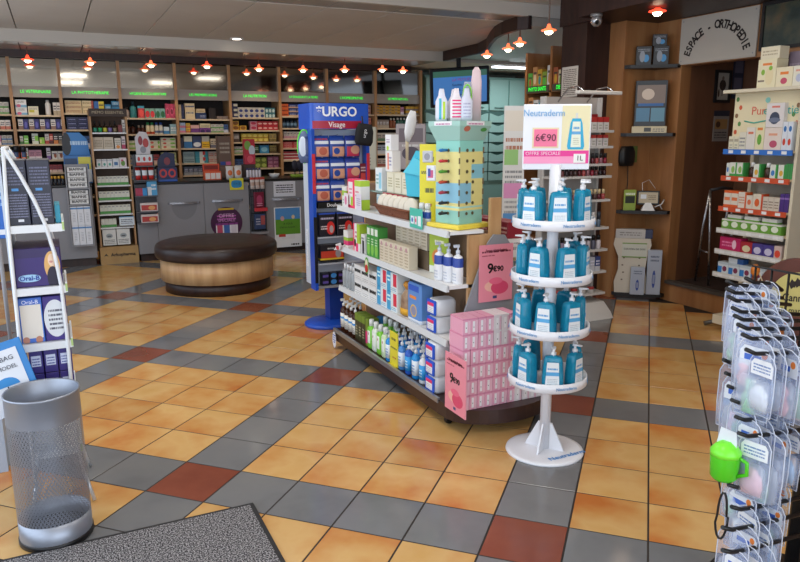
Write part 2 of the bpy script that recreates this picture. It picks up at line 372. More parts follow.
# ================================================================== BACK WALL SHELVES
PX = [-1.36, -.645, -.082, .636, 1.357, 2.097, 2.827, 3.563, 4.361, 5.157]
SIGNS = ['', 'LE VETERINAIRE', 'LA PHYTOTHERAPIE', 'HYGIENE BUCCO-DENTAIRE', 'LES PREMIERS SOINS', 'LA NUTRITION', 'LA DOULEUR ET LA FIEVRE', "L'HOMEOPATHIE", 'LES MEDICALES O.R.L.']
BN = ['far end', 'veterinary', 'phytotherapy', 'bucco-dental', 'first aid', 'nutrition', 'pain relief', 'homeopathy', 'medical']
BZ = [[1.82, 1.63, 1.44, 1.24, 1.07, .8, .5], [1.811, 1.629, 1.446, 1.244, 1.078, .8, .5], [1.841, 1.629, 1.40, 1.2, 1.0, .75, .5], [1.783, 1.569, 1.367, 1.164, .96, .7, .4], [1.774, 1.588, 1.373, 1.164, .995, .75, .4],
      [1.80, 1.622, 1.451, 1.286, 1.076, .85, .5], [1.825, 1.651, 1.50, 1.359, 1.182, 1.0, .6], [1.86, 1.66, 1.45, 1.25, 1.05, .8, .5], [1.863, 1.653, 1.45, 1.25, 1.05, .8, .5]]
YS = 7.3
mirror = mat('#948f86', .06, 1); bandm = mat('#a09a92', .4); boardm = noisy('shelf_board', ['#c9b393', '#d8c4a4'], 6, .4, stretch=(1, 6, 6))
shback = mat('#1d1411', .6); greenl = mat('#2ef048', .5, emit=1.0)
val = struct('trim_6', MB().box(-2, 4.95, 7.22, 7.27, 2.515, 2.6), WOODD)
for i in range(9):
    x0, x1 = PX[i], PX[i + 1]
    lab = ('open beech wall shelf bay under the green sign %s' % SIGNS[i]) if i else 'open beech wall shelf bay at the dark end beside the veterinary bay'
    t = thing('wall_shelf', lab, 'shelf', (x0, YS, 0), group='wall shelf bays behind the counter'); w_ = x1 - x0
    part('side_panel', MB().box(-.018, .018, -.03, .4, 0, 2.55), WOOD, t)
    if i == 8: part('side_panel', MB().box(w_ - .018, w_ + .018, -.03, .4, 0, 2.55), WOOD, t)
    part('back_panel', MB().box(.018, w_ - .018, .385, .4, 0, 2.1), shback, t)
    part('mirror', MB().box(.018, w_ - .018, .02, .035, 2.17, 2.56), mirror, t)
    bd = part('sign_band', MB().box(.018, w_ - .018, -.005, .03, 2.03, 2.17), bandm, t)
    if SIGNS[i]: text(bd, SIGNS[i], .054 if len(SIGNS[i]) < 18 else .046, (w_ / 2, -.008, 2.10), m_=greenl, sx=.92 if len(SIGNS[i]) < 20 else .8)
    for z in BZ[i]: part('board', MB().box(.018, w_ - .018, 0, .385, z - .022, z), boardm, t)
    part('plinth', MB().box(.018, w_ - .018, .02, .385, 0, .1), WOODD, t)
USED = {}
ORD = ['top', 'second', 'third', 'fourth', 'fifth', 'sixth']
def bottlemesh(r, h, cap=.25, neck=.5):
    k = ('b', r, h, cap, neck)
    if k not in BOXC:
        mb = MB().lathe([(r * .9, 0), (r, h * .03), (r, h * (1 - cap) * .85), (r * neck, h * (1 - cap))], 10, mi=0)
        mb.lathe([(r * neck * 1.1, h * (1 - cap)), (r * neck * 1.1, h * .97), (r * neck * .8, h)], 8, mi=1); BOXC[k] = mb.mesh('bottle', 2)
    return BOXC[k]
def cc(b, a2=None, t='#333344', h=.35):
    els = []
    if a2: els.append(('r', 0, 1, 0, h, a2))
    els.append(('t', .12, .88, .45, .85, t, 2)); return card(b, els)
def run(bay, sh, start, n, w_, h, m_, desc, stack=1, name=None, bot=None, d=.09, gap=.004, yoff=.03, z=None, cat='box', fix=False):
    if sh >= 5 and bay < 7: return 0
    name = name or ('pharmacy_carton', 'pet_care_carton', 'herbal_carton', 'dental_carton', 'dressing_carton', 'diet_carton', 'painkiller_carton', 'remedy_carton', 'medicine_carton')[bay]
    zz = BZ[bay][sh] if z is None else z
    if z is None and not fix: h = h * min(1.3, ((BZ[bay][sh - 1] - .024 if sh else 2.028) - zz - .025) / (h * stack))
    x = PX[bay] + .03 + start
    if z is None: USED.setdefault((bay, sh), []).append((start, start + n * w_))
    lab = '%s on the %s shelf of the %s bay' % (desc, ORD[sh], BN[bay])
    for k in range(n):
        for s in range(stack):
            if bot: put('bottle', bottlemesh(w_ / 2, h, *bot[:2]), [m_, bot[2]], (x + w_ / 2, YS + yoff + w_ / 2 + .01, zz), 0, None, None, lab, 'bottle', desc + 's ' + BN[bay])
            else: put(name, boxmesh(w_ - gap, d, h - .002), m_, (x + w_ / 2, YS + yoff + d / 2, zz + s * h), 0, None, None, lab, cat, desc + ' %s %s' % (ORD[sh], BN[bay]))
        x += w_
    return x
navy, cream = '#1f2450', '#d9cda9'
W1 = card('#e2e4e6', [('r', 0, 1, 0, .3, '#7ab3d8'), ('e', .3, .2, .2, .2, '#d86a8a'), ('t', .2, .8, .6, .9, '#777', 2)])
# veterinary bay
run(1, 0, .0, 1, .13, .09, W1, 'white and pink pet care carton', 2); run(1, 0, .14, 1, .12, .085, card('#e0dcc0', [('r', .1, .6, .3, .6, '#c9c23a'), ('t', .1, .9, .65, .9, '#666', 2)]), 'cream and yellow flat carton')
run(1, 0, .34, 1, .065, .17, mat('#dcdcdc', .3), 'white spray can with dark label', bot=(.15, .6, mat('#c9c9cc', .3)))
run(1, 0, .43, 2, .043, .125, cc('#dedad0', '#b9a98a'), 'small beige white tube carton'); run(1, 0, .515, 1, .034, .16, cc('#dfe2e6', '#23489a'), 'slim white and blue carton')
for k in range(4):
    run(1, 1, .01 + k * .125, 1, .058, .11, cc('#dfd8d2', '#8a6a5c'), 'white pet collar carton'); run(1, 1, .068 + k * .125, 1, .06, .105, card('#2b2470', [('e', .5, .45, .28, .3, '#5a55b0')]), 'deep violet pet carton')
run(1, 1, .505, 1, .05, .13, cc('#ddd6d4', '#3a2a4a'), 'white and plum carton')
run(1, 2, .01, 1, .04, .08, cc('#d5d5c9', '#4a7a3a'), 'white green small carton'); run(1, 2, .055, 1, .055, .085, card('#69b63a', [('t', .1, .9, .2, .8, '#dff0cc', 2)]), 'bright green small carton')
run(1, 2, .15, 1, .075, .13, card('#d8dccc', [('r', .45, 1, .3, .8, '#7fc232'), ('t', .05, .4, .3, .9, '#556', 3)]), 'white and lime carton'); run(1, 2, .235, 1, .06, .065, card('#8fc33b', [('r', 0, .4, .2, .7, '#d9d98a')]), 'low lime green carton')
run(1, 2, .3, 1, .05, .1, cc('#dccfc8', '#b0402c'), 'white and brick red carton'); run(1, 2, .352, 1, .045, .1, cc('#c0392b', '#5a1d16', '#f0d0c0'), 'red carton'); run(1, 2, .4, 1, .055, .12, cc('#2b2320', '#d0813a', '#ddd'), 'black and orange carton')
run(1, 2, .458, 1, .05, .12, cc('#33302e', '#8a7a66', '#ddd'), 'dark brown carton'); run(1, 2, .51, 1, .04, .13, cc('#d9c9c0', '#c43a2e'), 'white red slim carton')
run(1, 3, .02, 1, .07, .13, cc('#dfded8', '#7ea06a'), 'white sage carton'); run(1, 3, .3, 1, .05, .12, cc('#d8d2dc', '#7b5aa0'), 'white and lilac carton'); run(1, 3, .36, 2, .07, .085, card('#dcdcd8', [('e', .6, .5, .25, .3, '#a05a34'), ('t', .1, .9, .65, .9, '#667', 1)]), 'white carton with brown dog picture')
# phytotherapy bay
run(2, 0, .01, 1, .20, .055, card('#cdb98c', [('t', .05, .95, .2, .8, '#8a3c2a', 2)]), 'long beige herbal tea carton', 3); run(2, 0, .215, 1, .14, .055, card('#d8c79a', [('t', .05, .9, .2, .8, '#7a5a3a', 2), ('r', .8, 1, 0, 1, '#a8443a')]), 'beige and rust carton', 3)
run(2, 0, .36, 1, .125, .06, card('#d9c52c', [('r', 0, .45, 0, 1, '#2b62a8'), ('t', .5, .95, .2, .8, '#333', 1)]), 'yellow and blue carton', 2); run(2, 0, .49, 1, .08, .09, cc('#2a7fb0', '#17527c', '#cfe6f0'), 'sea blue carton'); run(2, 0, .575, 1, .1, .08, cc('#2784b4', '#1d608a', '#d6eaf2'), 'blue flat carton', 2)
run(2, 1, .01, 2, .13, .055, card(navy, [('t', .15, .85, .3, .7, '#8b8fc0', 1)]), 'navy blue capsule carton', 3); run(2, 1, .275, 1, .11, .055, card('#242a5a', [('r', 0, 1, 0, .2, '#9a9ac8')]), 'navy capsule carton with pale edge', 2)
run(2, 2, .5, 2, .07, .12, cc('#d6d0c6', '#6a9a4a'), 'white green plant carton'); run(2, 3, .02, 4, .12, .08, cc('#cfd4dc', '#4a6fb0'), 'white and blue plant carton'); run(2, 4, .02, 4, .12, .09, cc('#30417e', '#cfd0de', '#eee'), 'indigo carton')
# bucco-dental bay
run(3, 0, .01, 1, .07, .11, mat('#b9a9a0', .25, trans=.2), 'mouthwash bottle with dark cap', bot=(.22, .45, mat('#332a2a', .4))); run(3, 0, .085, 1, .09, .17, mat('#3d8c92', .2, trans=.2), 'tall teal mouthwash bottle', bot=(.25, .4, mat('#1d3a44', .4)))
run(3, 0, .185, 1, .085, .125, card('#b8302e', [('e', .5, .4, .35, .3, '#f04a3c'), ('r', 0, 1, .8, 1, '#3aa0b8')]), 'red and teal toothpaste carton'); run(3, 0, .275, 2, .065, .1, card('#7fae9a', [('e', .5, .4, .45, .35, '#d8262c')]), 'red spotted toothpaste carton')
run(3, 0, .41, 2, .065, .1, card('#7fb2a8', [('e', .5, .4, .42, .35, '#1f6b3a')]), 'green spotted toothpaste carton'); run(3, 0, .545, 3, .056, .15, card('#c83a5e', [('e', .5, .45, .45, .28, '#e2557a'), ('e', .5, .45, .3, .18, '#8a1c38')]), 'pink mouthwash carton with dark circle')
run(3, 1, .02, 2, .06, .12, mat('#3a1f16', .2), 'brown medicine bottle with black cap', bot=(.3, .45, BLACK)); run(3, 1, .16, 2, .05, .09, mat('#43241a', .2), 'small brown medicine bottle', bot=(.25, .45, mat('#c0b0a0', .4)))
run(3, 1, .275, 2, .056, .12, card('#e0d4b0', [('r', 0, 1, 0, .2, '#c0502c')]), 'cream bottle with green cap', bot=(.2, .6, mat('#2c9a5a', .4))); run(3, 1, .39, 2, .056, .12, card('#dedccf', [('r', 0, 1, .1, .3, '#6a7a9a')]), 'white bottle with blue cap', bot=(.2, .6, mat('#2a58b0', .4)))
run(3, 1, .505, 1, .075, .075, card('#cfe0e8', [('r', 0, 1, 0, .45, '#3a86c0')]), 'white and sky blue carton', 1); run(3, 1, .59, 1, .09, .105, card('#8fb4bc', [('t', .1, .9, .3, .8, '#e8f0f0', 2)]), 'dusty teal carton')
run(3, 2, .03, 1, .25, .045, card('#cfcfb4', [('r', 0, 1, 0, .4, '#7fae4a')]), 'long white and green toothpaste carton', 2); run(3, 2, .3, 1, .15, .045, card('#d2cfb6', [('e', .85, .5, .1, .4, '#6fae2c'), ('e', .25, .5, .15, .3, '#c8503c')]), 'flat cream carton with red oval', 2); run(3, 2, .455, 1, .2, .052, card('#d8d4ba', [('e', .8, .5, .18, .25, '#6fb32c'), ('e', .25, .5, .12, .25, '#c8402c')]), 'cream carton with green leaf', 3)
run(3, 3, .45, 2, .1, .055, card('#c9c88c', [('e', .6, .5, .3, .25, '#86ae3a')]), 'pale lime carton', 3); run(3, 4, .45, 2, .1, .06, card('#c8a090', [('t', .1, .9, .2, .8, '#a03a2c', 2)]), 'salmon carton', 2); run(3, 4, .0, 4, .1, .1, cc('#cfd2d0', '#5a8ac0'), 'white and steel blue carton')
# first aid bay
run(4, 0, .0, 1, .075, .075, card(navy, [('r', 0, .45, 0, 1, '#d9c49a')]), 'navy and cream compress carton', 2); run(4, 0, .085, 1, .135, .165, card('#dcc9a0', [('t', .05, .95, .75, .95, '#3a4a7a', 1), ('t', .1, .9, .35, .5, '#2d4a8c', 1)]), 'large cream dressing carton'); run(4, 0, .225, 1, .15, .085, card('#1f3560', [('t', .4, .95, .3, .7, '#a8b4d0', 2)]), 'navy dressing carton', fix=True)
run(4, 0, .235, 1, .13, .055, card('#cdbb92', [('t', .1, .9, .3, .7, '#7a6a4a', 1)]), 'cream bandage carton atop the navy one', z=BZ[4][0] + .087); run(4, 0, .41, 1, .1, .12, mat('#2a211e', .5), 'dark brown carton'); run(4, 0, .52, 2, .08, .035, mat('#8a7a70', .5), 'low grey carton')
run(4, 1, .0, 1, .08, .055, card('#9fb8d8', [('r', 0, 1, 0, .4, '#d87a9a')]), 'blue and pink plaster carton', 2); run(4, 1, .085, 1, .06, .05, cc('#d8b52a', '#c06a2a'), 'yellow plaster carton', 2); run(4, 1, .15, 1, .12, .08, card('#6a2f7a', [('r', 0, 1, .55, 1, '#d8a8a0')]), 'purple and rose carton'); run(4, 1, .275, 2, .075, .065, card('#7a3a8a', [('e', .5, .3, .4, .4, '#3a1d5a')]), 'purple round printed carton', fix=True); run(4, 1, .275, 1, .15, .06, card('#d8cba0', [('t', .1, .9, .3, .7, '#555', 1)]), 'cream carton on the purple ones', z=BZ[4][1] + .067)
run(4, 2, .0, 1, .04, .11, mat('#2a2a40', .4), 'slim dark carton'); run(4, 2, .045, 1, .115, .15, card('#2f6fa8', [('r', 0, 1, .55, 1, '#d8d4bc')]), 'blue dressing carton with white top'); run(4, 2, .165, 1, .12, .15, card('#27406f', [('e', .5, .3, .45, .2, '#e0e4e8'), ('r', 0, 1, .7, 1, '#33365a')]), 'navy carton with white wave'); run(4, 2, .29, 1, .11, .15, card('#e0b420', [('r', 0, 1, .55, 1, '#b8b4a8'), ('t', .1, .9, .1, .4, '#7a5a10', 2)]), 'yellow gauze carton'); run(4, 2, .41, 2, .05, .1, cc('#c9bca4', '#6a6a7a'), 'beige slim carton')
run(4, 3, .02, 1, .16, .065, card('#8fa8ac', [('t', .05, .95, .2, .8, '#3a5a66', 2)]), 'grey teal plaster carton', 2); run(4, 3, .185, 1, .18, .065, card('#3a8fa0', [('r', .35, .7, 0, 1, '#d8d8d0'), ('r', .6, .8, .4, 1, '#c83a34')]), 'teal plaster carton with red triangle', 2); run(4, 3, .37, 2, .08, .065, card('#b9a8a0', [('t', .1, .9, .2, .8, '#b04a3a', 2)]), 'beige and red plaster carton', 2)
run(4, 4, .02, 6, .065, .115, cc('#5a6478', '#9aa0a8', '#ccd'), 'grey blue carton'); run(4, 5, .02, 6, .09, .1, cc('#b8a89a', '#6a4a4a'), 'taupe carton')
# nutrition bay
run(5, 0, .0, 1, .085, .055, card('#2b2f55', [('r', .3, 1, .3, .8, '#c0bda8')]), 'navy diet carton', 3); run(5, 0, .09, 5, .078, .055, card('#c6c2b6', [('e', .5, .35, .35, .3, '#2c3a78'), ('t', .1, .9, .7, .9, '#887', 1)]), 'white diet carton with navy oval', 2); run(5, 0, .485, 3, .05, .055, card('#37707a', [('e', .5, .4, .4, .35, '#bcd0cc')]), 'teal diet carton', 2)
run(5, 1, .0, 1, .09, .055, card('#c89a2a', [('e', .5, .5, .45, .4, '#7a4a14')]), 'amber powder carton', 2); run(5, 1, .1, 1, .1, .05, card('#d0a030', [('e', .5, .5, .4, .4, '#8a5a18')]), 'yellow amber carton'); run(5, 1, .255, 1, .1, .062, card('#c88a98', [('e', .5, .5, .4, .3, '#b02c4c')]), 'pink diet carton', 2); run(5, 1, .36, 4, .078, .062, card('#b82a34', [('e', .5, .45, .4, .2, '#e0b0a8')]), 'red diet carton', 2)
run(5, 2, .12, 5, .08, .058, card('#c8b040', [('e', .5, .5, .35, .35, '#e0cf6a'), ('r', 0, 1, 0, .15, '#9a6a20')]), 'mustard yellow diet carton', 2); run(5, 2, .53, 2, .055, .11, cc('#b8a058', '#7a6a3a'), 'olive slim carton'); run(5, 2, .0, 1, .09, .12, cc('#7a6a60', '#4a3a30', '#ccc'), 'brown sachet carton')
run(5, 3, .3, 1, .07, .1, cc('#3a5a2c', '#22361c', '#bdc'), 'forest green carton'); run(5, 3, .38, 1, .14, .11, card('#3a8ab8', [('e', .5, .5, .35, .3, '#8ac4d8')]), 'bright blue diet carton'); run(5, 3, .53, 3, .035, .12, cc('#9a8a4a', '#5a4a2a'), 'khaki slim carton')
run(5, 4, .3, 2, .09, .06, card('#6a7a2c', [('e', .5, .5, .4, .35, '#a8b85a')]), 'olive green carton', 2); run(5, 4, .49, 2, .085, .05, card('#8a4a6a', [('t', .1, .9, .2, .8, '#d0a0b8', 2)]), 'mauve carton', 3); run(5, 5, .05, 7, .085, .1, cc('#4a4a52', '#7a3a3a', '#bbb'), 'charcoal carton')
# pain and fever bay
run(6, 0, .0, 1, .11, .05, card('#d06028', [('t', .1, .9, .2, .8, '#6a2410', 1)]), 'orange painkiller carton', 3); run(6, 0, .115, 2, .12, .05, card('#27386f', [('r', 0, 1, 0, .3, '#c8a88a'), ('t', .1, .9, .4, .8, '#aab4d8', 1)]), 'navy painkiller carton', 3); run(6, 0, .36, 3, .1, .05, cc('#c8bca8', '#3a5a8a'), 'white painkiller carton', 2)
run(6, 1, .01, 4, .06, .13, card('#22384f', [('r', 0, 1, .3, .6, '#5a7a94')]), 'dark blue syrup bottle', bot=(.2, .55, mat('#16202c', .4))); run(6, 1, .26, 3, .1, .12, card('#c9ad84', [('e', .5, .5, .3, .3, '#8a5a3a')]), 'tan syrup carton')
run(6, 2, .02, 5, .05, .12, cc('#c9c4bc', '#b88a9a'), 'white and rose slim carton'); run(6, 2, .3, 3, .11, .06, card('#d0c4c0', [('r', 0, .4, 0, 1, '#b8302c')]), 'white and red flat carton', 2)
run(6, 3, .01, 4, .15, .045, card('#b8383a', [('t', .1, .9, .3, .8, '#e8c8c0', 1)]), 'red flat tablet carton', 3); run(6, 4, .01, 4, .13, .045, card('#a8343a', [('r', 0, 1, 0, .3, '#e0d0cc')]), 'dark red flat carton', 3); run(6, 5, .01, 5, .12, .1, cc('#30568a', '#c0c8d8', '#eee'), 'royal blue carton')
# homeopathy and medical bays, the red end
run(7, 0, .45, 3, .085, .055, card('#b89a90', [('t', .1, .9, .2, .8, '#a03a30', 1)]), 'rose tube carton', 2); run(7, 1, .45, 4, .065, .05, card('#c07a68', [('t', .1, .9, .2, .8, '#703028', 1)]), 'brick pink carton', 3); run(7, 2, .4, 4, .08, .1, cc('#c4b8a8', '#8a4a3a'), 'beige carton')
run(8, 0, .0, 4, .105, .05, card('#c8962c', [('r', .1, .5, .3, .8, '#8a7a68'), ('t', .55, .95, .2, .8, '#5a3a10', 1)]), 'golden yellow carton', 3); run(8, 0, .52, 3, .075, .05, card('#d0a030', [('r', 0, 1, 0, .4, '#8a8078')]), 'yellow and grey carton', 2)
run(8, 1, .0, 4, .055, .1, cc('#8a7a70', '#b8a890', '#ddd'), 'taupe printed carton'); run(8, 1, .24, 2, .055, .12, mat('#8a4a28', .25), 'amber syrup bottle', bot=(.2, .5, mat('#d8d0c0', .4))); run(8, 1, .36, 3, .06, .13, mat('#2a5a4c', .25), 'green glass syrup bottle', bot=(.2, .5, mat('#dcdcd4', .4))); run(8, 1, .55, 3, .065, .1, cc('#b0a090', '#4a5a6a'), 'sand carton')
run(8, 2, .0, 7, .09, .1, cc('#b8b0a4', '#5a7a5a'), 'grey green carton')

run(7, 3, .35, 5, .08, .1, cc('#a8b0b8', '#5a6a8a'), 'slate carton'); run(7, 4, .35, 5, .08, .1, cc('#c8b8a0', '#7a5a3a'), 'tan carton'); run(8, 3, .0, 7, .09, .11, cc('#9aa4b0', '#c8ccd0'), 'steel grey carton'); run(8, 4, .0, 7, .09, .1, cc('#c0b4a8', '#a05a4a'), 'rose beige carton'); run(8, 5, .0, 7, .09, .1, cc('#7a8a7a', '#c8c0b0'), 'moss carton')
run(7, 2, .02, 3, .1, .1, cc('#b8a89a', '#6a5a7a'), 'dun carton')
# remaining cartons: the shelves are packed from post to post
FILL = [('#c9c2b4', '#5a7aa8', 'cream and blue'), ('#b8454a', '#e0c8c0', 'red and cream'), ('#d6d2c8', '#6a9a5a', 'leaf green'), ('#3f5f94', '#cfd4dc', 'blue and white'), ('#d8b860', '#a8642c', 'straw and ochre'), ('#d9d4d0', '#c0705a', 'white and coral'), ('#6f8f9a', '#d8dcd8', 'teal grey'), ('#c88aa0', '#e4d8dc', 'pink and white')]
fi = 0
for bay in range(9):
    for sh in range(5):
        if (bay, sh) in ((1, 0),): continue
        wid = PX[bay + 1] - PX[bay] - .06; iv = sorted(USED.get((bay, sh), [])); cur = 0.0; gaps = []
        for a0, a1 in iv + [(wid, wid)]:
            if a0 - cur > .07: gaps.append((cur + .004, a0 - .004))
            cur = max(cur, a1)
        for g0, g1 in gaps:
            while g1 - g0 > .06:
                b_, a2, nm = FILL[fi % 8]; fi += 1
                w_ = (.06, .075, .095)[fi % 3]; nn = max(1, min(3, int((g1 - g0) / w_))); w_ = min(w_, g1 - g0); st = 1 + fi % 2
                gap_h = (BZ[bay][sh - 1] - .024 if sh else 2.028) - BZ[bay][sh]
                run(bay, sh, g0, nn, w_, gap_h * .72 / st, cc(b_, a2), nm + (' tall' if st == 1 else ' flat') + ' carton', st, fix=True); g0 += nn * w_ + .004
# ================================================================== COUNTER
cg = mat('#8b8a8e', .42); cgd = mat('#77767a', .4)
def counter(label, x0, x1, panels, handles):
    t = thing('counter_unit', label, 'counter', (x0, 6.12, 0), group='grey counter units'); w_ = x1 - x0
    part('body', MB().box(0, w_, .02, .62, .1, .955), cgd, t); part('plinth', MB().box(.02, w_ - .02, .06, .6, 0, .1), WOODD, t)
    for a_, b_ in panels: part('front_panel', MB().bev(a_ - x0 + .002, b_ - x0 - .002, 0, .02, .1, .95, .003), cg, t)
    for a_, b_, z in handles:
        c = (a_ + b_) / 2 - x0; r = (b_ - a_) / 2; n = 14
        pts = [(c - r * math.cos(math.pi * k / n), -.055 * math.sin(math.pi * k / n)) for k in range(n + 1)]
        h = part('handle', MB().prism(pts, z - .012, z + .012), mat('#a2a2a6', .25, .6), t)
        part('handle_shade', MB().prism_y([(c - r * .8 * math.cos(math.pi * k / n), z - .012 - .2 * math.sin(math.pi * k / n)) for k in range(n + 1)], -.001, .0), mat('#7d7c80', .5), h)  # flat darker half-moon: shade below the handle, put in as colour
    return t
counter('long grey counter unit at the dark end carrying the white carton dispenser', -1.6, .14, [(-1.6, -.75), (-.75, .14)], [])
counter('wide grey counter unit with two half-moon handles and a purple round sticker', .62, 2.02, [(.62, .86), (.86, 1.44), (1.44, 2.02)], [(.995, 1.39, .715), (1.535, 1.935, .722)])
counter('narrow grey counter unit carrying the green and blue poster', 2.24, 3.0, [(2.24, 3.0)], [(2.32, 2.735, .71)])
for lab, x0, x1 in (('black worktop over the dark end counter', -1.62, .15), ('black worktop over the wide two-handled counter', .61, 2.03), ('black worktop over the poster counter', 2.23, 3.02)):
    put('worktop', MB().bev(x0, x1, 6.1, 6.76, .956, .985, .006).mesh('worktop'), mat('#1a1614', .3), label=lab, cat='worktop')
WT = .986
# papers and stickers on the counter fronts
t = thing('sticker', 'round purple sticker with yellow foot on the wide counter front', 'sticker', (1.711, 6.117, .435))
part('disc', MB().prism_y([(.205 * math.cos(2 * math.pi * k / 28), .205 * math.sin(2 * math.pi * k / 28)) for k in range(28)], -.0015, 0), card('#43163f', [('t', .2, .8, .6, .78, '#c05ab0', 2), ('t', .15, .85, .42, .56, '#8a3a86', 1)]), t)
part('picture_strip', MB().box(-.14, .14, -.0035, -.002, -.14, -.03), card('#e8e4e8', [('r', .05, .3, 0, 1, '#c04a6a'), ('r', .36, .63, 0, 1, '#3f6ab0'), ('r', .7, .95, 0, 1, '#d8d0d8')]), t); part('yellow_edge', MB().box(-.19, .19, -.004, -.002, -.215, -.165), mat('#d8b52a', .5), t); part('yellow_edge', MB().box(-.1, .1, -.004, -.002, .165, .19), mat('#c9a52a', .5), t)
text(t, 'OFFRE', .07, (0, -.004, .09), m_=mat('#e6b0d8', .5)); text(t, 'SPECIALE', .055, (0, -.004, .03), m_=mat('#d08ac8', .5))
t = thing('poster', 'green and blue children poster on the narrow counter front', 'poster', (2.53, 6.115, .33))
part('sheet', MB().box(-.187, .187, -.002, 0, -.27, .27), card('#eceef0', [('r', .04, .96, .32, .98, '#5f9a2c'), ('r', .04, .96, .7, .98, '#4f8fcc'), ('e', .3, .72, .07, .06, '#c8a0a0'), ('e', .7, .75, .06, .05, '#e0c8a0'), ('r', .25, .75, .2, .32, '#e8e8ea'), ('r', .15, .4, .26, .33, '#c03a2c'), ('t', .6, .9, .04, .12, '#333', 1)]), t)
text(t, "À VOUS", .036, (0, -.003, .045), m_=BLACK); text(t, "d'écrire la suite !", .034, (0, -.003, .0), m_=BLACK)
t = thing('notice', 'white typed notice taped above the handle of the narrow counter', 'notice', (2.5, 6.115, .845))
part('sheet', MB().box(-.15, .15, -.002, 0, -.1, .1), card('#dcdde4', [('t', .1, .9, .25, .85, '#3a3a46', 4)]), t)
# white carton dispenser on the left unit (reads BIAFINE)
t = thing('carton_dispenser', 'tall grey dispenser of white printed cartons on the dark end counter', 'dispenser', (-.01, 6.1, 0))
part('back_plate', MB().box(-.125, .125, 0, .016, .26, 1.22), GREY, t); part('side', MB().box(-.125, -.112, -.1, 0, .27, 1.2), GREY, t); part('side', MB().box(.112, .125, -.1, 0, .27, 1.2), GREY, t); part('tray', MB().box(-.12, .12, -.11, 0, .262, .28), GREY, t)
part('divider', MB().box(-.112, .112, -.1, 0, .935, .95), GREY, t); part('divider', MB().box(-.112, .112, -.1, 0, .745, .76), GREY, t)
bw = card('#e4e4e2', [('r', 0, 1, 0, .06, '#999')])
def biafine(n, z0, h, lab):
    for k in range(n):
        b_ = put('ointment_carton', boxmesh(.2, .08, h - .004), bw, (-.01, 6.05, z0 + k * h), 0, None, None, lab, 'box', lab)
        text(b_, 'BIAFINE', .04, (0, -.0415, h * .55), m_=BLACK, bold=.001, sx=1.15)
biafine(4, .952, .06, 'white BIAFINE carton in the upper stack of the counter dispenser'); biafine(3, .762, .054, 'white BIAFINE carton in the middle stack of the counter dispenser')
for r_ in range(2):
    for k in range(3):
        put('ointment_tube_carton', boxmesh(.068, .08, .225), card('#dde0e6', [('r', 0, 1, .86, .94, '#4f86c0'), ('t', .3, .7, .2, .7, '#b0b4bc', 6)]), (-.01 + (k - 1) * .072, 6.05, .282 + r_ * .228), 0, None, None, 'tall white and blue carton in the %s row at the foot of the dispenser' % ('lower', 'upper')[r_], 'box', 'tall white cartons in the dispenser %d' % r_)
# small product column in the gap between the counters
t = thing('product_stand', 'narrow beech shelf column headed MEMO ESSENTIEL between two counters', 'shelf', (.39, 6.16, 0))
AZ = [1.584, 1.389, 1.175, .959, .778, .612, .449]
for sx in (-1, 1): part('side_panel', MB().box(sx * .2 - .01, sx * .2 + .01, 0, .3, .22, 1.85), WOOD, t)
part('back_panel', MB().box(-.19, .19, .28, .3, .22, 1.85), mat('#5a463a', .6), t)
for z in AZ: part('board', MB().box(-.19, .19, .0, .28, z - .016, z), WHITE, t)
hd = part('header', MB().box(-.21, .21, -.01, .01, 1.77, 1.86), mat('#3a2a22', .5), t); text(hd, 'MEMO ESSENTIEL', .046, (0, -.013, 1.815), m_=mat('#b8a88a', .5))
b_ = part('base_carton', boxmesh(.44, .32, .215), noisy('kraft_card', ['#a88558', '#b8955f'], 6, .7), t, (0, .14, 0)); text(b_, 'Arkopharma', .055, (.04, -.165, .115), m_=BLACK, bold=.001); part('leaf_mark', MB().prism_y([(-.18, .1), (-.155, .135), (-.13, .1), (-.155, .11)], -.164, -.1605), BLACK, b_)
def arow(z, items, y=6.2):
    for (name, x, w_, h, m_, lab, n, dx, *bt) in items:
        for k in range(n):
            if bt: put('bottle', bottlemesh(w_ / 2, h, *bt[0][:2]), [m_, bt[0][2]], (.39 + x + dx * k, y + .05, z), 0, None, None, lab, 'bottle', lab)
            else: put(name, boxmesh(w_, .07, h), m_, (.39 + x + dx * k, y + .06, z), 0, None, None, lab, 'box', lab)
for k, c in enumerate(('#3fa58a', '#2fae6a', '#c9c23a', '#7a6aa8', '#8a7a5a')):
    arow(AZ[0], [('', -.15 + k * .056, .045, .135, mat('#2e1a12', .25), '%s labelled brown dropper bottle at the top of the beech column' % ('teal', 'green', 'yellow', 'violet', 'tan')[k], 1, 0, (.35, .4, BLACK))])
    put('bottle_label', MB().lathe([(.0235, .01), (.0235, .055)], 10, caps=False).mesh('bottle_label'), mat(c, .5), (0, 0, 0), parent=bpy.data.objects[[o.name for o in col.objects if o.name.startswith('bottle') and 'label' in o and 'beech column' in o['label']][-1]])
arow(AZ[0], [('jar_box', .13, .045, .09, mat('#7a2a2c', .4), 'dark red small carton on the top of the beech column', 1, 0), ('slim_box', .17, .03, .15, cc('#d0ccc6', '#888'), 'slim white carton at the post of the beech column', 1, 0)])
arow(AZ[1], [('soap_carton', -.13, .11, .14, card('#c9bba4', [('t', .1, .9, .2, .8, '#8a7a64', 5)]), 'beige seed carton on the second beech column board', 2, .115), ('slim_box', .09, .07, .13, card('#d2cabc', [('e', .5, .2, .3, .15, '#d8842c'), ('t', .1, .9, .4, .9, '#887', 3)]), 'pale carton with orange dot in the beech column', 1, 0), ('slim_box', .155, .04, .15, cc('#cfc4c4', '#b0305a'), 'white and magenta slim carton in the beech column', 1, 0)])
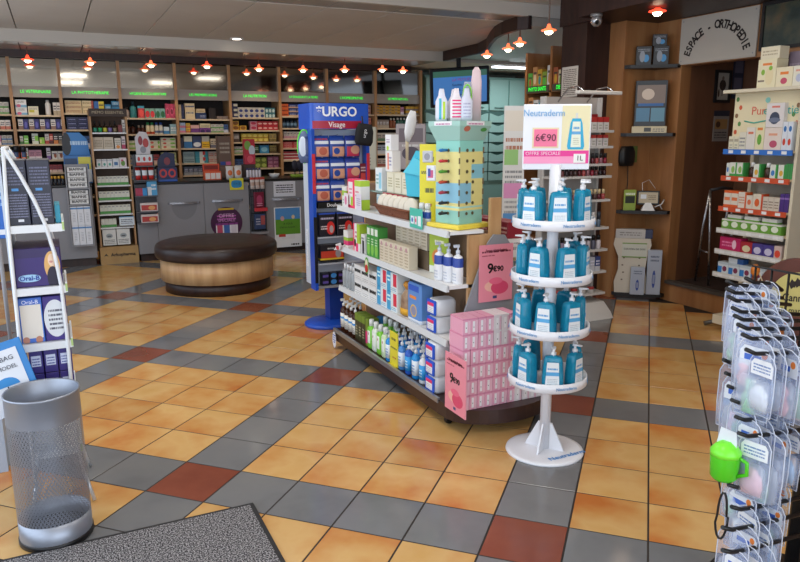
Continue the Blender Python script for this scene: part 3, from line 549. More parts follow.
arow(AZ[2], [('sachet_carton', -.14, .055, .095, card('#dcdcda', [('e', .5, .35, .25, .18, '#4f9a8a'), ('r', 0, 1, .75, .9, '#b8bcc4')]), 'small white carton with teal dot in the beech column', 3, .06), ('sachet_carton', .05, .07, .1, card('#d6dadc', [('r', .2, .8, .2, .6, '#3f6a9a')]), 'white and blue carton in the beech column', 1, 0), ('sachet_carton', .13, .08, .11, card('#d8ccd0', [('e', .5, .4, .3, .3, '#5a8a2c'), ('e', .4, .7, .15, .12, '#b02c5a')]), 'pink and green berry carton in the beech column', 1, 0)])
for q, r_ in enumerate((3, 4, 5)):
    arow(AZ[r_], [('capsule_carton', -.155, .042, .105, card('#dcdccf', [('r', 0, 1, 0, .3, '#4f9a44'), ('r', .2, .8, .75, .88, '#999')]), 'white carton with green foot on the %s green row of the column' % ('upper', 'middle', 'lower')[q], 8, .044)])
arow(AZ[6] , [('capsule_carton', -.155, .042, .1, card('#dcdccf', [('r', 0, 1, 0, .3, '#4f9a44')]), 'white and green carton on the lowest board of the column', 4, .044)])
arow(.235, [('sample_carton', -.1, .15, .19, card('#dadad6', [('e', .5, .6, .25, .15, '#9aa4a8'), ('t', .1, .9, .1, .4, '#777', 3), ('r', .35, .65, .55, .62, '#444')]), 'large white sample carton standing on the kraft base carton', 2, .16)], 6.12)
put('price_sign', boxmesh(.17, .01, .11), card('#d2dce2', [('r', 0, 1, .92, 1, '#3a86b0'), ('t', .1, .9, .2, .8, '#667', 3)]), (.5, 6.12, .47), 0, None, None, 'small white blue-edged price sign on the beech column', 'sign')
# displays on and in front of the worktops
def dispbox(name, label, x, y, z, w_, d, h, m_, cat='display', rz=0, b=.003):
    return put(name, boxmesh(w_, d, h, b), m_, (x, y, z), rz, None, None, label, cat)
t = thing('counter_display', 'blue cardboard display of nose sprays on the dark end counter', 'display', (.02, 6.4, WT))
part('tray', MB().bev(-.15, .15, -.1, .1, 0, .33, .004), card('#2f6fb0', [('r', .02, .48, .1, .9, '#1f3f66'), ('r', .52, .98, .05, .95, '#d8cf4a'), ('r', .52, .98, .05, .5, '#e0e6ea'), ('r', .55, .9, .5, .7, '#2a62a8')]), t)
part('header', MB().prism_y([(-.15, .33), (.15, .33), (.13, .52), (.05, .6), (-.12, .6), (-.15, .5)], .06, .09), card('#2f7fc4', [('e', .15, .5, .18, .5, '#1b1c24'), ('t', .3, .95, .45, .8, '#bcd8f0', 1)]), t)
for k in range(3):
    b_ = put('spray_can', bottlemesh(.03, .2, .34, .9), [card('#d9652a', [('r', 0, 1, 0, .25, '#cfe0ea'), ('r', .1, .9, .35, .75, '#3a4a6a')]), mat('#17171c', .35)], (-.69 + k * .075, 6.25, WT + .25), 0, None, None, 'orange and black spray can standing on the dark end counter', 'can', 'orange spray cans')
put('display_riser', boxmesh(.3, .2, .25), mat('#23222c', .5), (-.615, 6.28, WT), 0, None, None, 'black riser box under the orange spray cans', 'riser')
for k in range(5): put('lozenge_tube', bottlemesh(.018, .1, .3, .8), [mat('#23252c', .4), mat('#c9942c', .4)], (-.28 + k * .04, 6.16, WT), 0, None, None, 'small black tube with gold cap on the dark end counter', 'tube', 'gold capped tubes')
# left column of tube holders on the wide unit
t = thing('tube_rack', 'black rack of toothpaste tubes and flat cartons at the wide counter edge', 'rack', (.74, 6.1, 0))
part('back_plate', MB().box(-.125, .125, 0, .016, .5, 1.32), mat('#3a3a40', .4), t)
for z in (1.19, 1.02, .83, .64, .5): part('tray', MB().box(-.125, .125, -.12, 0, z - .012, z), mat('#55555c', .4), t)
tube_ = MB().sq([(.028, .018, 0), (.028, .02, .05), (.03, .012, .1), (.033, .003, .15)], 12, 2.5).mesh('tube')
for k in range(3):
    put('toothpaste_tube', tube_, card('#c0302c', [('r', 0, 1, .35, .75, '#d8e0e6'), ('r', 0, 1, .75, 1, '#9a2420')]), (.665 + k * .075, 6.05, 1.022), 0, None, None, 'red and white toothpaste tube standing in the black counter rack', 'tube', 'red toothpaste tubes')
    put('toothpaste_carton', boxmesh(.06, .04, .13), card('#dadfe2', [('e', .5, .6, .25, .2, '#b8302e'), ('r', 0, 1, 0, .3, '#c03a34')]), (.685 + k * .062, 6.05, 1.192), 0, None, None, 'white carton with red dot in the top tray of the counter rack', 'box', 'red dotted cartons')
put('rack_card', MB().prism_y([(-.08, 0), (.08, 0), (.085, .16), (.05, .26), (-.03, .27), (-.085, .2)], 0, .02).mesh('rack_card'), card('#c9c4c8', [('e', .35, .6, .15, .2, '#8a2a34'), ('e', .7, .5, .2, .2, '#b03a3a'), ('e', .5, .2, .2, .15, '#8a8a92')]), (.75, 6.1, 1.325), 0, None, None, 'white red-spotted cardboard header on the counter rack', 'display')
put('toothpaste_carton', boxmesh(.13, .06, .09), card('#a82a4c', [('r', .6, 1, 0, 1, '#2a8ac8')]), (.685, 6.04, .832), 0, None, None, 'magenta carton in the third tray of the counter rack', 'box')
put('toothpaste_carton', boxmesh(.11, .05, .17), card('#5aa8d8', [('r', 0, .4, 0, .6, '#e0e4ea'), ('t', .4, .9, .4, .9, '#eee', 2)]), (.81, 6.04, .832), R(6), None, None, 'sky blue carton leaning in the third tray of the counter rack', 'box')
for k, z in enumerate((.642, .502, .58)):
    put('eye_mask_carton', boxmesh(.2, .06, .1 if k < 2 else .06), card('#d6c8c4', [('r', .05, .95, .1, .75, '#b23a34'), ('e', .65, .4, .2, .25, '#e0a060'), ('t', .1, .5, .5, .9, '#c0302c', 1)]), (.76, 6.04, z if k < 2 else .602), 0, None, None, 'white carton with red picture in the %s tray of the counter rack' % ('fourth', 'lowest', 'lowest-but-one')[k], 'box') if k < 2 else None
t = thing('counter_display', 'navy cardboard display with red rings on the wide counter worktop', 'display', (1.02, 6.2, WT))
part('tray', MB().bev(-.115, .115, -.07, .07, 0, .17, .003), card('#1d2a5c', [('e', .27, .6, .2, .32, '#c8383a'), ('e', .27, .6, .11, .18, '#1d2a5c'), ('e', .73, .6, .2, .32, '#c8383a'), ('e', .73, .6, .11, .18, '#1d2a5c'), ('r', 0, 1, 0, .15, '#2a5ab0')]), t)
part('header', MB().prism_y([(-.1, .17), (.11, .17), (.11, .34), (0, .36), (-.06, .32), (-.1, .25)], .03, .05), card('#1a2350', [('e', .55, .4, .18, .25, '#8a3a4a')]), t)
t = thing('counter_display', 'orange red cardboard lozenge display on the wide counter worktop', 'display', (1.585, 6.25, WT))
part('tray', MB().bev(-.105, .105, -.06, .06, 0, .11, .003), card('#e0603a', [('r', .05, .33, .1, .8, '#e8dcd4'), ('r', .37, .64, .1, .8, '#e8dcd4'), ('r', .68, .95, .1, .8, '#e8dcd4')]), t); part('header', MB().bev(-.105, .105, .04, .06, .11, .2, .003), card('#d04a2c', [('r', .08, .92, .2, .8, '#7a2014')]), t)
for k in range(2): put('sachet_bag', MB().sq([(.045, .03, 0), (.05, .03, .08), (.045, .02, .13), (.05, .003, .17)], 12, 3).mesh('sachet_bag'), card('#d8d4d0', [('e', .5, .5, .3, .2, '#d8703a')]), (1.80 + k * .11, 6.2, WT), 0, None, None, 'white sachet bag with orange spot on the wide counter worktop', 'bag', 'white sachet bags')
t = thing('hanging_card', 'yellow card with blue centre hung over the wide counter edge', 'sign', (1.86, 6.1, .93)); part('card', MB().bev(-.09, .09, -.003, 0, -.075, .075, .001), mat('#d6cf3a', .5), t); part('blue_patch', MB().sq([(.07, .05, 0), (.07, .05, .002)], 16, 3), mat('#2a86b8', .5), t, (0, -.003, 0), rot=(R(90), 0, 0))
text(t, '1 = 2', .04, (0, -.008, .005), m_=mat('#173a5a', .5))
# peg panel between the wide and narrow units
t = thing('peg_panel', 'black wire peg panel of small packs between two counter units', 'rack', (2.13, 6.08, 0))
for k in range(6): part('wire', MB().tube([(-.09 + k * .036, .02, .3), (-.09 + k * .036, .02, .9)], .004, 5), BLACK, t)
for k in range(6): part('wire', MB().tube([(-.1, .02, .32 + k * .11), (.1, .02, .32 + k * .11)], .004, 5), BLACK, t)
part('back_plate', MB().box(-.105, .105, .03, .04, .3, .95), mat('#4a4a50', .5), t); part('tray', MB().box(-.11, .11, -.06, .03, .27, .3), GREY, t)
for k in range(3): put('hand_cream_tube', tube_, card('#c9beb8', [('r', 0, 1, .3, .6, '#b89a8a'), ('r', 0, 1, .8, 1, '#b8443a')]), (2.06 + k * .065, 6.07, .86), 0, None, None, 'beige hand cream tube hanging at the top of the peg panel', 'tube', 'hand cream tubes')
put('hanging_pack', boxmesh(.13, .04, .2, .004), card('#7a1d38', [('e', .5, .5, .3, .3, '#b0456a'), ('t', .2, .8, .1, .35, '#e0a0b8', 2)]), (2.13, 6.05, .62), R(8), None, None, 'dark red hanging pack on the peg panel', 'pack'); put('hanging_pack', boxmesh(.17, .05, .045, .003), mat('#c8343e', .4), (2.15, 6.045, .57), 0, None, None, 'bright red flat pack under the dark red one on the peg panel', 'pack')
put('hanging_pack', boxmesh(.14, .05, .2, .004), card('#2c3f66', [('r', .55, .95, .3, .9, '#a04a4a'), ('t', .1, .5, .3, .8, '#aab', 3)]), (2.13, 6.045, .335), 0, None, None, 'navy and red pack at the foot of the peg panel', 'pack')
# things on the worktop further right
put('syrup_display', boxmesh(.16, .16, .55, .004), card('#6a5346', [('t', .1, .9, .6, .9, '#a89a8a', 3), ('r', .1, .5, .32, .4, '#2a4a9a'), ('r', .55, .95, .32, .4, '#c05a8a'), ('r', .05, .95, .05, .28, '#7d6658')]), (1.8, 6.5, WT), 0, None, None, 'brown cardboard tower display on the worktop below the nutrition bay', 'display')
put('counter_display', boxmesh(.14, .1, .33, .004), card('#c02c3c', [('e', .3, .75, .3, .18, '#7aa84a'), ('e', .7, .55, .3, .2, '#c8d0da'), ('r', 0, 1, 0, .4, '#c23048'), ('e', .5, .2, .3, .15, '#e05a6a')]), (2.12, 6.42, WT + .181), 0, None, None, 'red cardboard display above the peg panel', 'display')
for k in range(5): put('gel_tube', bottlemesh(.018, .12, .2, .8), [mat('#d8d4da', .4), mat('#3a3a66', .4)], (2.03 + k * .04, 6.18, WT + .02), 0, None, None, 'white gel tube with violet cap in front of the red display', 'tube', 'white gel tubes')
put('gel_tube_tray', boxmesh(.26, .1, .018), mat('#5a5a62', .4), (2.11, 6.2, WT), 0, None, None, 'grey tray under the white gel tubes', 'tray')
put('riser_box', boxmesh(.16, .12, .18, .003), mat('#4a3f3c', .5), (2.1, 6.42, WT), 0, None, None, 'brown riser box behind the white gel tubes', 'riser')
put('bowl', MB().lathe([(.04, 0), (.06, .02), (.075, .055), (.07, .055), (.055, .025), (.01, .015)], 18).mesh('bowl'), WHITE, (2.42, 6.3, WT), 0, None, None, 'small white bowl on the poster counter worktop', 'bowl')
t = thing('brush_stand', 'lime tray with two dark round brushes on the poster counter', 'stand', (2.74, 6.3, WT)); part('tray', MB().sq([(.09, .05, 0), (.095, .055, .035), (.085, .045, .035), (.08, .04, .012)], 20, 3), mat('#8fae3a', .4), t)
for k in range(2): part('brush', MB().lathe([(.008, .01), (.008, .1), (.03, .12), (.042, .17), (.036, .21), (.01, .225)], 14, (-.03 + k * .07, 0), 1, .4), mat('#2a2a38', .5), t)
# ================================================================== POUF
t = thing('round_bench', 'large round bench with dark leather top and pale wood drum', 'bench', (1.2, 4.24, 0))
part('plinth', MB().lathe([(.53, 0), (.53, .12)], 56), WOODD, t); part('drum', MB().lathe([(.565, .12), (.565, .335)], 64), WOODP, t)
part('cushion', MB().lathe([(.56, .335), (.60, .345), (.612, .37), (.612, .44), (.60, .468), (.57, .483), (.3, .488), (.02, .489)], 64), noisy('dark_leather', ['#241612', '#2c1b16', '#332019'], 12, .32, .42, bump=.15), t)
# ================================================================== BIN
t = thing('litter_bin', 'round brushed steel litter bin with perforated wall on a black base', 'bin', (-.352, -.215, 0)); rb = .13
steel = mat('#9aa0ac', .42, .75)
part('base', MB().lathe([(.122, 0), (.134, .004), (.134, .022), (.128, .026)], 40), BLACK, t)
part('lower_band', MB().lathe([(rb, .024), (rb, .1), (rb - .003, .1), (rb - .003, .03)], 48, caps=False), steel, t)
part('upper_band', MB().lathe([(rb, .49), (rb, .59), (rb + .003, .596), (rb + .001, .602), (rb - .004, .598), (rb - .004, .49)], 48, caps=False), steel, t)
part('floor_plate', MB().lathe([(rb - .004, .03), (.01, .031)], 40), mat('#5a5c62', .5, .6), t)
pw = MB(); nA, nZ = 62, 33; z0_, z1_ = .1, .49
for i in range(nA):
    for j in range(nZ):
        off = .5 if j % 2 else 0
        ac, zc = (i + off) / nA, z0_ + (j + .5) * (z1_ - z0_) / nZ
        ha, hz = .5 / nA, .5 * (z1_ - z0_) / nZ
        out, inn = [], []
        for k in range(8):
            th = math.pi / 4 * k + math.pi / 8; dx, dz = math.cos(th), math.sin(th); mm = max(abs(dx), abs(dz))
            out.append((ac + ha * dx / mm, zc + hz * dz / mm)); inn.append((ac + ha * .58 * dx, zc + hz * .62 * dz))
        P_ = [(rb * math.cos(2 * math.pi * q), rb * math.sin(2 * math.pi * q), z) for q, z in out + inn]
        pw.add(P_, [(k, (k + 1) % 8, 8 + (k + 1) % 8, 8 + k) for k in range(8)], 0, True)
part('perforated_wall', pw, steel, t)
# ================================================================== MAT
t = thing('door_mat', 'grey flecked entrance mat with black rubber border', 'mat', (0, 0, 0))
part('border', MB().bev(-1.1, .40, -1.75, -.325, .0, .009, .003), mat('#1c1c20', .6), t)
mm_, nt, b_ = newmat('flecked_pile'); v_ = nt.nodes.new('ShaderNodeTexNoise'); v_.inputs['Scale'].default_value = 170; v_.inputs['Detail'].default_value = 2
tc = nt.nodes.new('ShaderNodeTexCoord'); nt.links.new(tc.outputs['Object'], v_.inputs['Vector'])
rp = nt.nodes.new('ShaderNodeValToRGB'); rp.color_ramp.elements[0].position = .44; rp.color_ramp.elements[0].color = srgb('#1d1c20'); rp.color_ramp.elements[1].position = .62; rp.color_ramp.elements[1].color = srgb('#a5a2a4')
nt.links.new(v_.outputs[0], rp.inputs[0]); nt.links.new(rp.outputs[0], b_.inputs['Base Color']); b_.inputs['Roughness'].default_value = 1
bp = nt.nodes.new('ShaderNodeBump'); bp.inputs['Strength'].default_value = .8; bp.inputs['Distance'].default_value = .004; nt.links.new(v_.outputs[0], bp.inputs['Height']); nt.links.new(bp.outputs[0], b_.inputs['Normal'])
part('pile', MB().box(-1.08, .38, -1.73, -.345, .009, .012), mm_, t)
# ================================================================== LEFT WHITE STAND
t = thing('display_stand', 'white curved-frame stand of electric toothbrush boxes by the litter bin', 'display stand', (0, 0, 0))
wm = mat('#dcdfe2', .35)
def curve(y): return [(-.40, y, 1.49), (-.385, y, 1.46), (-.35, y, 1.385), (-.313, y, 1.29), (-.285, y, 1.2), (-.262, y, 1.08), (-.25, y, .95), (-.247, y, .75), (-.25, y, .5), (-.25, y, .25), (-.235, y, .12)]
for y in (.03, .33):
    part('side_frame', MB().tube(curve(y), .0075, 8), wm, t); part('back_upright', MB().tube([(-.40, y, 1.49), (-.412, y, 1.2), (-.42, y, .7), (-.42, y, .1)], .007, 8), wm, t)
    part('foot', MB().tube([(-.235, y, .13), (-.22, y + (.0 if y > .1 else -.0), .06), (-.205, y + (.02 if y > .1 else -.035), .008)], .008, 6), mat('#c9ccd0', .3, .5), t); part('foot', MB().tube([(-.42, y, .11), (-.44, y, .008)], .009, 6), mat('#c9ccd0', .3, .5), t)
SZ = [(1.195, -.225), (.945, -.235), (.715, -.235), (.48, -.24), (.25, -.24)]
for z, xf in SZ:
    sh = part('shelf', MB().box(-.415, xf, .03, .33, z - .03, z), wm, t); part('price_rail', MB().box(xf, xf + .008, .03, .33, z - .028, z + .012), card('#d5dadc', [('r', .0, 1, .1, .9, '#a9c27a')]), sh)
part('back_sheet', MB().box(-.425, -.415, .03, .33, .2, 1.46), mat('#b9c4d0', .5), t); part('top_bar', MB().tube([(-.40, .03, 1.49), (-.40, .33, 1.49)], .009, 6), wm, t)
tb_ = card('#1b1c30', [('t', .1, .9, .62, .92, '#5a5c78', 6), ('t', .08, .92, .12, .5, '#6a6c88', 9), ('r', .3, .6, .53, .57, '#3f8acc'), ('r', .45, .7, .05, .09, '#cfd2da')])
for k in range(2):
    for j in range(2):
        put('toothbrush_box', boxmesh(.08, .13, .25, .002), tb_, (-.372 + k * .083, .11 + j * .14, 1.196), 0, None, None, 'tall navy toothbrush box on the top shelf of the white stand, %s %s' % (('front', 'rear')[j], ('by the frame', 'by the opening')[k]), 'box', 'tall navy toothbrush boxes')
put('toothbrush_box', boxmesh(.02, .2, .07, .002), mat('#2a9ab8', .4), (-.236, .17, 1.196), 0, None, None, 'small turquoise box at the edge of the top stand shelf', 'box')
b_ = put('toothbrush_box', boxmesh(.168, .26, .155, .003), card('#33206a', [('r', .0, 1, .75, 1, '#2a1a55'), ('e', .8, .52, .17, .38, '#d8a864'), ('e', .8, .66, .085, .17, '#e8c8ac'), ('e', .8, .2, .13, .3, '#1c1530'), ('e', .78, .62, .04, .03, '#c88a80')]), (-.325, .18, .947), 0, None, None, 'violet toothbrush box with blonde woman picture on the white stand', 'box')
lg = part('logo_panel', MB().sq([(.04, .015, 0), (.04, .015, .002)], 18, 2.4), mat('#9fc8e8', .4), b_, (-.035, -.13, .035), rot=(R(90), 0, 0)); text(b_, 'Oral-B', .026, (-.035, -.1335, .035), m_=mat('#22389a', .4), bold=.0004)
for k, (m_, lab) in enumerate(((card('#3f6ac0', [('r', .06, .94, .1, .85, '#dcd6cc'), ('e', .2, .06, .15, .08, '#b8806a'), ('e', .75, .06, .15, .08, '#b8806a')]), 'blue box with blank cream front'), (card('#3a2a7a', [('e', .5, .5, .5, .42, '#d6dade'), ('t', .2, .8, .25, .75, '#5a5c6a', 5)]), 'violet box with white coupon'))):
    b_ = put('toothbrush_box', boxmesh(.085, .26, .185, .002), m_, (-.37 + k * .088, .18, .717), 0, None, None, lab + ' on the third shelf of the white stand', 'box')
    if k == 0: text(b_, 'Oral-B', .022, (0, -.1315, .168), m_=mat('#e8ecff', .4))
for r_ in range(2):
    for k in range(3):
        for j in range(2):
            put('brush_head_box', boxmesh(.05, .1, .1, .002), card('#3a2f78', [('r', .15, .85, .3, .75, '#c9d0e4'), ('t', .2, .8, .35, .7, '#5a62a0', 3)]), (-.375 + k * .054 + .005, .1 + j * .12, .482 + r_ * .103), 0, None, None, 'small violet brush head box stacked on the fourth stand shelf', 'box', 'violet brush head boxes')
# pale display bin with umbrella sign, left edge
t = thing('umbrella_bin', 'pale grey sloped umbrella bin at the edge beside the white stand', 'bin', (-.72, .64, 0)); bm_ = mat('#aebccd', .5)
part('body', MB().prism_x([(-.16, 0), (.16, 0), (.16, .78), (-.16, .6)], -.12, .165), bm_, t); part('rim', MB().prism_x([(-.165, .6), (-.165, .615), (.165, .795), (.165, .78)], -.125, .17), mat('#c3cfdd', .4), t)
t = thing('umbrella_sign', 'blue framed white card with a blue umbrella drawing behind the litter bin', 'sign', (-.484, -.04, .627), R(4)); t.rotation_euler = (R(-12), R(-14), R(4))
part('frame', MB().bev(-.1, .1, -.004, .004, -.16, .12, .002), mat('#2f7fc4', .45), t); part('card', MB().box(-.08, .075, -.006, -.003, -.16, .09), card('#d6dbe4', []), t)
text(t, 'THIS BAG', .026, (0, -.008, .055), m_=mat('#555a66', .5)); text(t, 'IS A MODEL', .022, (0, -.008, .02), m_=mat('#555a66', .5))
part('umbrella_print', MB().prism_y([(-.045 * math.cos(math.pi * k / 10), .035 * math.sin(math.pi * k / 10) - .05) for k in range(11)], -.0075, -.006), mat('#2f86c8', .5), t); part('umbrella_print', MB().tube([(0, -.0075, -.05), (0, -.0075, -.105), (.012, -.0075, -.115), (.022, -.0075, -.1)], .0022, 5), mat('#3a3f4a', .5), t)
def ell(w_, h, th=.002, n=22): return MB().prism_y([(w_ * math.cos(2 * math.pi * k / n), h * math.sin(2 * math.pi * k / n)) for k in range(n)], -th, 0)
# ================================================================== BLUE BANDAGE STAND
ub = mat('#1f4fb8', .3); ubd = mat('#173c94', .35)
t = thing('bandage_stand', 'blue revolving bandage display with curved header and round foot behind the gondola', 'display stand', (1.765, 2.28, 0))
part('base', MB().lathe([(.19, 0), (.19, .02), (.17, .035), (.05, .045)], 36, (-.07, .02)), ub, t); part('pole', MB().box(-.06, .06, -.02, .1, .04, .36), ubd, t); 
part('back_panel', MB().box(-.215, .215, -.1, .1, .36, 1.58), mat('#c3cbd8', .4), t)
for sx in (-1, 1):
    sd = part('side_panel', MB().box(sx * .225 - .012, sx * .225 + .012, -.19, -.08, .34, 1.585), ub, t)
    part('red_strip', MB().box(sx * .225 - .013, sx * .225 + .013, -.192, -.189, 1.1, 1.4), mat('#c8303c', .4), sd); part('black_strip', MB().box(sx * .225 - .013, sx * .225 + .013, -.192, -.189, .4, .92), BLACK, sd)
part('foot_shelf', MB().box(-.215, .215, -.18, -.1, .35, .37), GREY, t)
n = 20; hpts = [(-.24 * math.cos(math.pi * k / n), -.17 - .045 * math.sin(math.pi * k / n)) for k in range(n + 1)] + [(.24, .1), (-.24, .1)]
hd = part('header', MB().prism(hpts, 1.585, 1.775), noisy('blue_print', ['#1c4ab0', '#2456c4', '#2f68d8'], 1.5, .25), t)
rp_ = [(-.15 + .3 * k / 12, 0) for k in range(13)]; band = MB()
for k in range(11):
    a0 = math.pi * (.12 + .62 * k / 11); a1 = math.pi * (.12 + .62 * (k + 1) / 11)
    q = [(-.242 * math.cos(a0), -.17 - .0475 * math.sin(a0)), (-.242 * math.cos(a1), -.17 - .0475 * math.sin(a1))]
    band.prism([q[0], q[1], (q[1][0], q[1][1] + .004), (q[0][0], q[0][1] + .004)], 1.588, 1.645)
part('red_band', band, mat('#a81f3c', .35), hd)
def bend(o, cx):   # wrap flat lettering round the curved header
    for v in o.data.vertices:
        X = v.co.x + cx; v.co.x = X; v.co.z += .003 + .047 * math.sqrt(max(0, 1 - (X / .242) ** 2))
o = text(hd, '*URGO', .098, (0, -.17, 1.71), m_=mat('#f0f4fa', .4), bold=.0025, ext=.0005); bend(o, -.035)
o = text(hd, 'Visage', .058, (0, -.17, 1.616), m_=mat('#f0e8ea', .4), bold=.0005, ext=.0005, sx=.9); bend(o, -.045)
bl = part('black_label', MB().box(-.2, .12, -.19, -.1, .985, 1.03), BLACK, t); text(bl, 'Douleur locale', .036, (-.02, -.193, 1.008), m_=mat('#e8e8ea', .4), bold=.0005)
sdt = text(t, 'Douleur locale', .05, (-.24, -.02, .66), rot=(R(90), R(-90), R(-90)), m_=mat('#e8e8ea', .4), bold=.0008, name='side_lettering')
for z in (.55, .76): part('shelf', MB().box(-.213, .213, -.185, -.1, z - .01, z), mat('#b9bfca', .3), t)
pm1 = card('#23479c', [('r', .18, .95, .05, .5, '#d89a80'), ('e', .6, .3, .25, .18, '#b8604c'), ('r', .05, .95, .62, .76, '#dfe6ee'), ('t', .1, .9, .8, .95, '#b03a4a', 1)])
pm2 = card('#23479c', [('r', .18, .95, .05, .5, '#dba488'), ('e', .45, .3, .2, .15, '#2a4a9a'), ('r', .05, .95, .62, .76, '#dfe6ee')])
pm3 = card('#2a3f94', [('r', .1, .9, .05, .5, '#c83a5a'), ('e', .65, .35, .3, .2, '#dba488'), ('r', .05, .95, .62, .76, '#dfe6ee')])
pack = MB().sq([(.06, .016, 0), (.064, .024, .03), (.064, .022, .115), (.06, .006, .166)], 16, 5).mesh('bandage_pack')
RN = ('top', 'middle', 'bottom')
for r_ in range(3):
    for c in range(3):
        if r_ == 2 and c == 2: continue
        nm = ('blue plaster pack with cheek picture', 'blue plaster pack with knee picture', 'blue and pink plaster pack')[c]
        put('plaster_pack', pack, (pm1, pm2, pm3)[c], (1.61 + c * .128, 2.12, 1.37 - r_ * .168), R((-4, 2, 3)[c]), None, None, '%s hung in the %s row of the blue stand' % (nm, RN[r_]), 'pack', 'plaster packs on the blue stand')
        put('peg', MB().tube([(0, 0, 0), (0, -.1, .008)], .003, 5).mesh('peg'), STEEL, (1.61 + c * .128 - 1.765, -.1, 1.535 - r_ * .168), 0, t)
for k in range(2): put('plaster_pack', boxmesh(.05, .03, .15, .003), card('#7a1d2c', [('r', .1, .9, .1, .5, '#c8403a'), ('t', .1, .9, .6, .9, '#d8c8c0', 2)] if k == 0 else [('r', .1, .9, .1, .4, '#5a4a5a'), ('t', .1, .9, .5, .9, '#c0b8c0', 3)]), (1.955, 2.125, 1.17) if k == 0 else (1.945, 2.125, 1.0), 0, None, None, ('dark red slim pack hung beside the pink plaster pack', 'dark slim pack low on the blue stand near the glass shelf')[k], 'pack')
t2 = thing('hanging_pouch', 'black wrist pouch with white lettering hung from the blue stand header', 'pouch', (1.925, 2.03, 1.46))
part('pouch', MB().sq([(.06, .02, 0), (.072, .03, .03), (.07, .03, .11), (.055, .012, .165)], 16, 4), mat('#17171a', .8), t2, rot=(0, R(6), 0)); text(t2, 'urgo', .036, (0, -.034, .09), rot=(R(90), R(-80), 0), m_=mat('#d8d8dc', .5)); part('strap', MB().tube([(0, .0, .16), (.0, .02, .22)], .006, 6), BLACK, t2)
for k in range(2): put('heat_patch_box', boxmesh(.135, .06, .185, .003), card('#1d1b26', [('e', .7, .35, .25, .28, '#d8302c'), ('e', .75, .3, .12, .16, '#b8a8a8'), ('t', .1, .9, .72, .88, '#b8b0c8', 1), ('r', 0, 1, .93, 1, '#2b4fb0'), ('t', .1, .5, .3, .5, '#e0d0d0', 2)]), (1.645 + k * .15, 2.14, .762), 0, None, None, 'black and red heat patch box on the blue stand, %s' % ('nearer its lettered edge', 'nearer the gondola')[k], 'box', 'heat patch boxes')
for k in range(1): put('heat_patch_box', boxmesh(.2, .065, .135, .003), card('#1b1922', [('r', .03, .97, .2, .62, '#c8402c'), ('r', 0, 1, .1, .2, '#d8b82c'), ('e', .75, .45, .12, .25, '#9a9296'), ('t', .3, .8, .72, .9, '#aaa', 1)]), (1.68, 2.14, .562), 0, None, None, 'wide black red and yellow heat belt box on the blue stand', 'box')
for k in range(3):
    for s in range(2): put('gel_patch_box', boxmesh(.06, .06, .048), card('#16172a', [('r', .1, .9, .3, .7, '#5a4a9a')] if k != 1 else [('e', .5, .5, .4, .4, '#3f8ad0')]), (1.62 + k * .068, 2.14, .372 + s * .05), 0, None, None, ('small black and violet box on the foot shelf of the blue stand' if k != 1 else 'small black and blue dotted box on the foot shelf of the blue stand'), 'box', 'small boxes on the foot shelf' + str(k == 1))
# ================================================================== GONDOLA
YG0, YG1 = .07, 1.66
t = thing('gondola', 'white shelved gondola on a dark wheeled base in the middle of the shop', 'shelf', (0, 0, 0)); gon = t
n = 18; endp = [(1.84 - .325 * math.cos(math.pi * k / n) ** 1, YG0 - .27 * math.sin(math.pi * k / n) ** .7) for k in range(n + 1)]
deck = endp + [(2.165, YG1 + .02), (1.515, YG1 + .02)]
part('base', MB().prism(deck, .06, .138), noisy('gondola_base', ['#2e1a15', '#3a221b'], 5, .35), t)
part('edge_rail', MB().box(1.508, 1.524, YG0, YG1, .122, .15), mat('#9fa4a8', .3, .7), t)
for x, y in ((1.572, .055), (2.06, .1), (1.62, 1.55), (2.06, 1.55)): part('caster', MB().lathe([(.028, -.011), (.03, 0), (.028, .011)], 16), BLACK, t, (x, y, .03), rot=(R(90), 0, R(20))); part('caster_fork', MB().box(x - .012, x + .012, y - .016, y + .016, .045, .062), STEEL, t)
part('spine', MB().box(1.78, 1.885, YG0 + .02, YG1, .138, 1.02).box(1.78, 1.885, .5, YG1, 1.02, 1.2), mat('#80664f', .5), t); part('end_post', MB().box(1.82, 1.89, YG0, YG0 + .02, 1.02, 1.21), WOODP, t); part('end_panel', MB().box(1.69, 1.89, YG0, YG0 + .02, .138, 1.02), WOODP, t); part('end_panel', MB().box(1.775, 1.89, YG1, YG1 + .02, .138, 1.21), WOODP, t)
GZ = [1.045, .757, .46]
for z in GZ:
    s = part('shelf', MB().box(1.57, 1.78, YG0, YG1, z - .018, z), WHITE, t); part('price_rail', MB().prism_y([(1.555, z - .03), (1.575, z - .03), (1.575, z + .004), (1.562, z + .006)], YG0, YG1), mat('#cfd2d4', .35), s)
for z in (.98, .65, .38): part('shelf', MB().box(1.885, 2.1, YG0, YG1, z - .018, z), WHITE, t)
for z, ya, yb in ((1.176, .72, 1.32),):
    gs = part('glass_shelf', MB().box(1.66, 1.78, ya, yb, z - .008, z), mat('#bfe0d8', .08, trans=.6, alpha=1), t); part('red_edge', MB().box(1.65, 1.66, ya, yb - .25, z - .014, z + .002), mat('#a01f34', .4), gs)
    for y in (ya + .03, yb - .03): part('glass_post', MB().tube([(1.765, y, 1.045), (1.765, y, z - .008)], .006, 6), CHROME, t)
F = R(-90)   # facing -x
def gb(name, label, y, z, w_, h, d, m_, x=1.58, rz=F, cat='box', group=None, b=.002):
    return put(name, boxmesh(w_, d, h, b), m_, (x + d / 2, y, z + .0005), rz, None, None, label, cat, group)
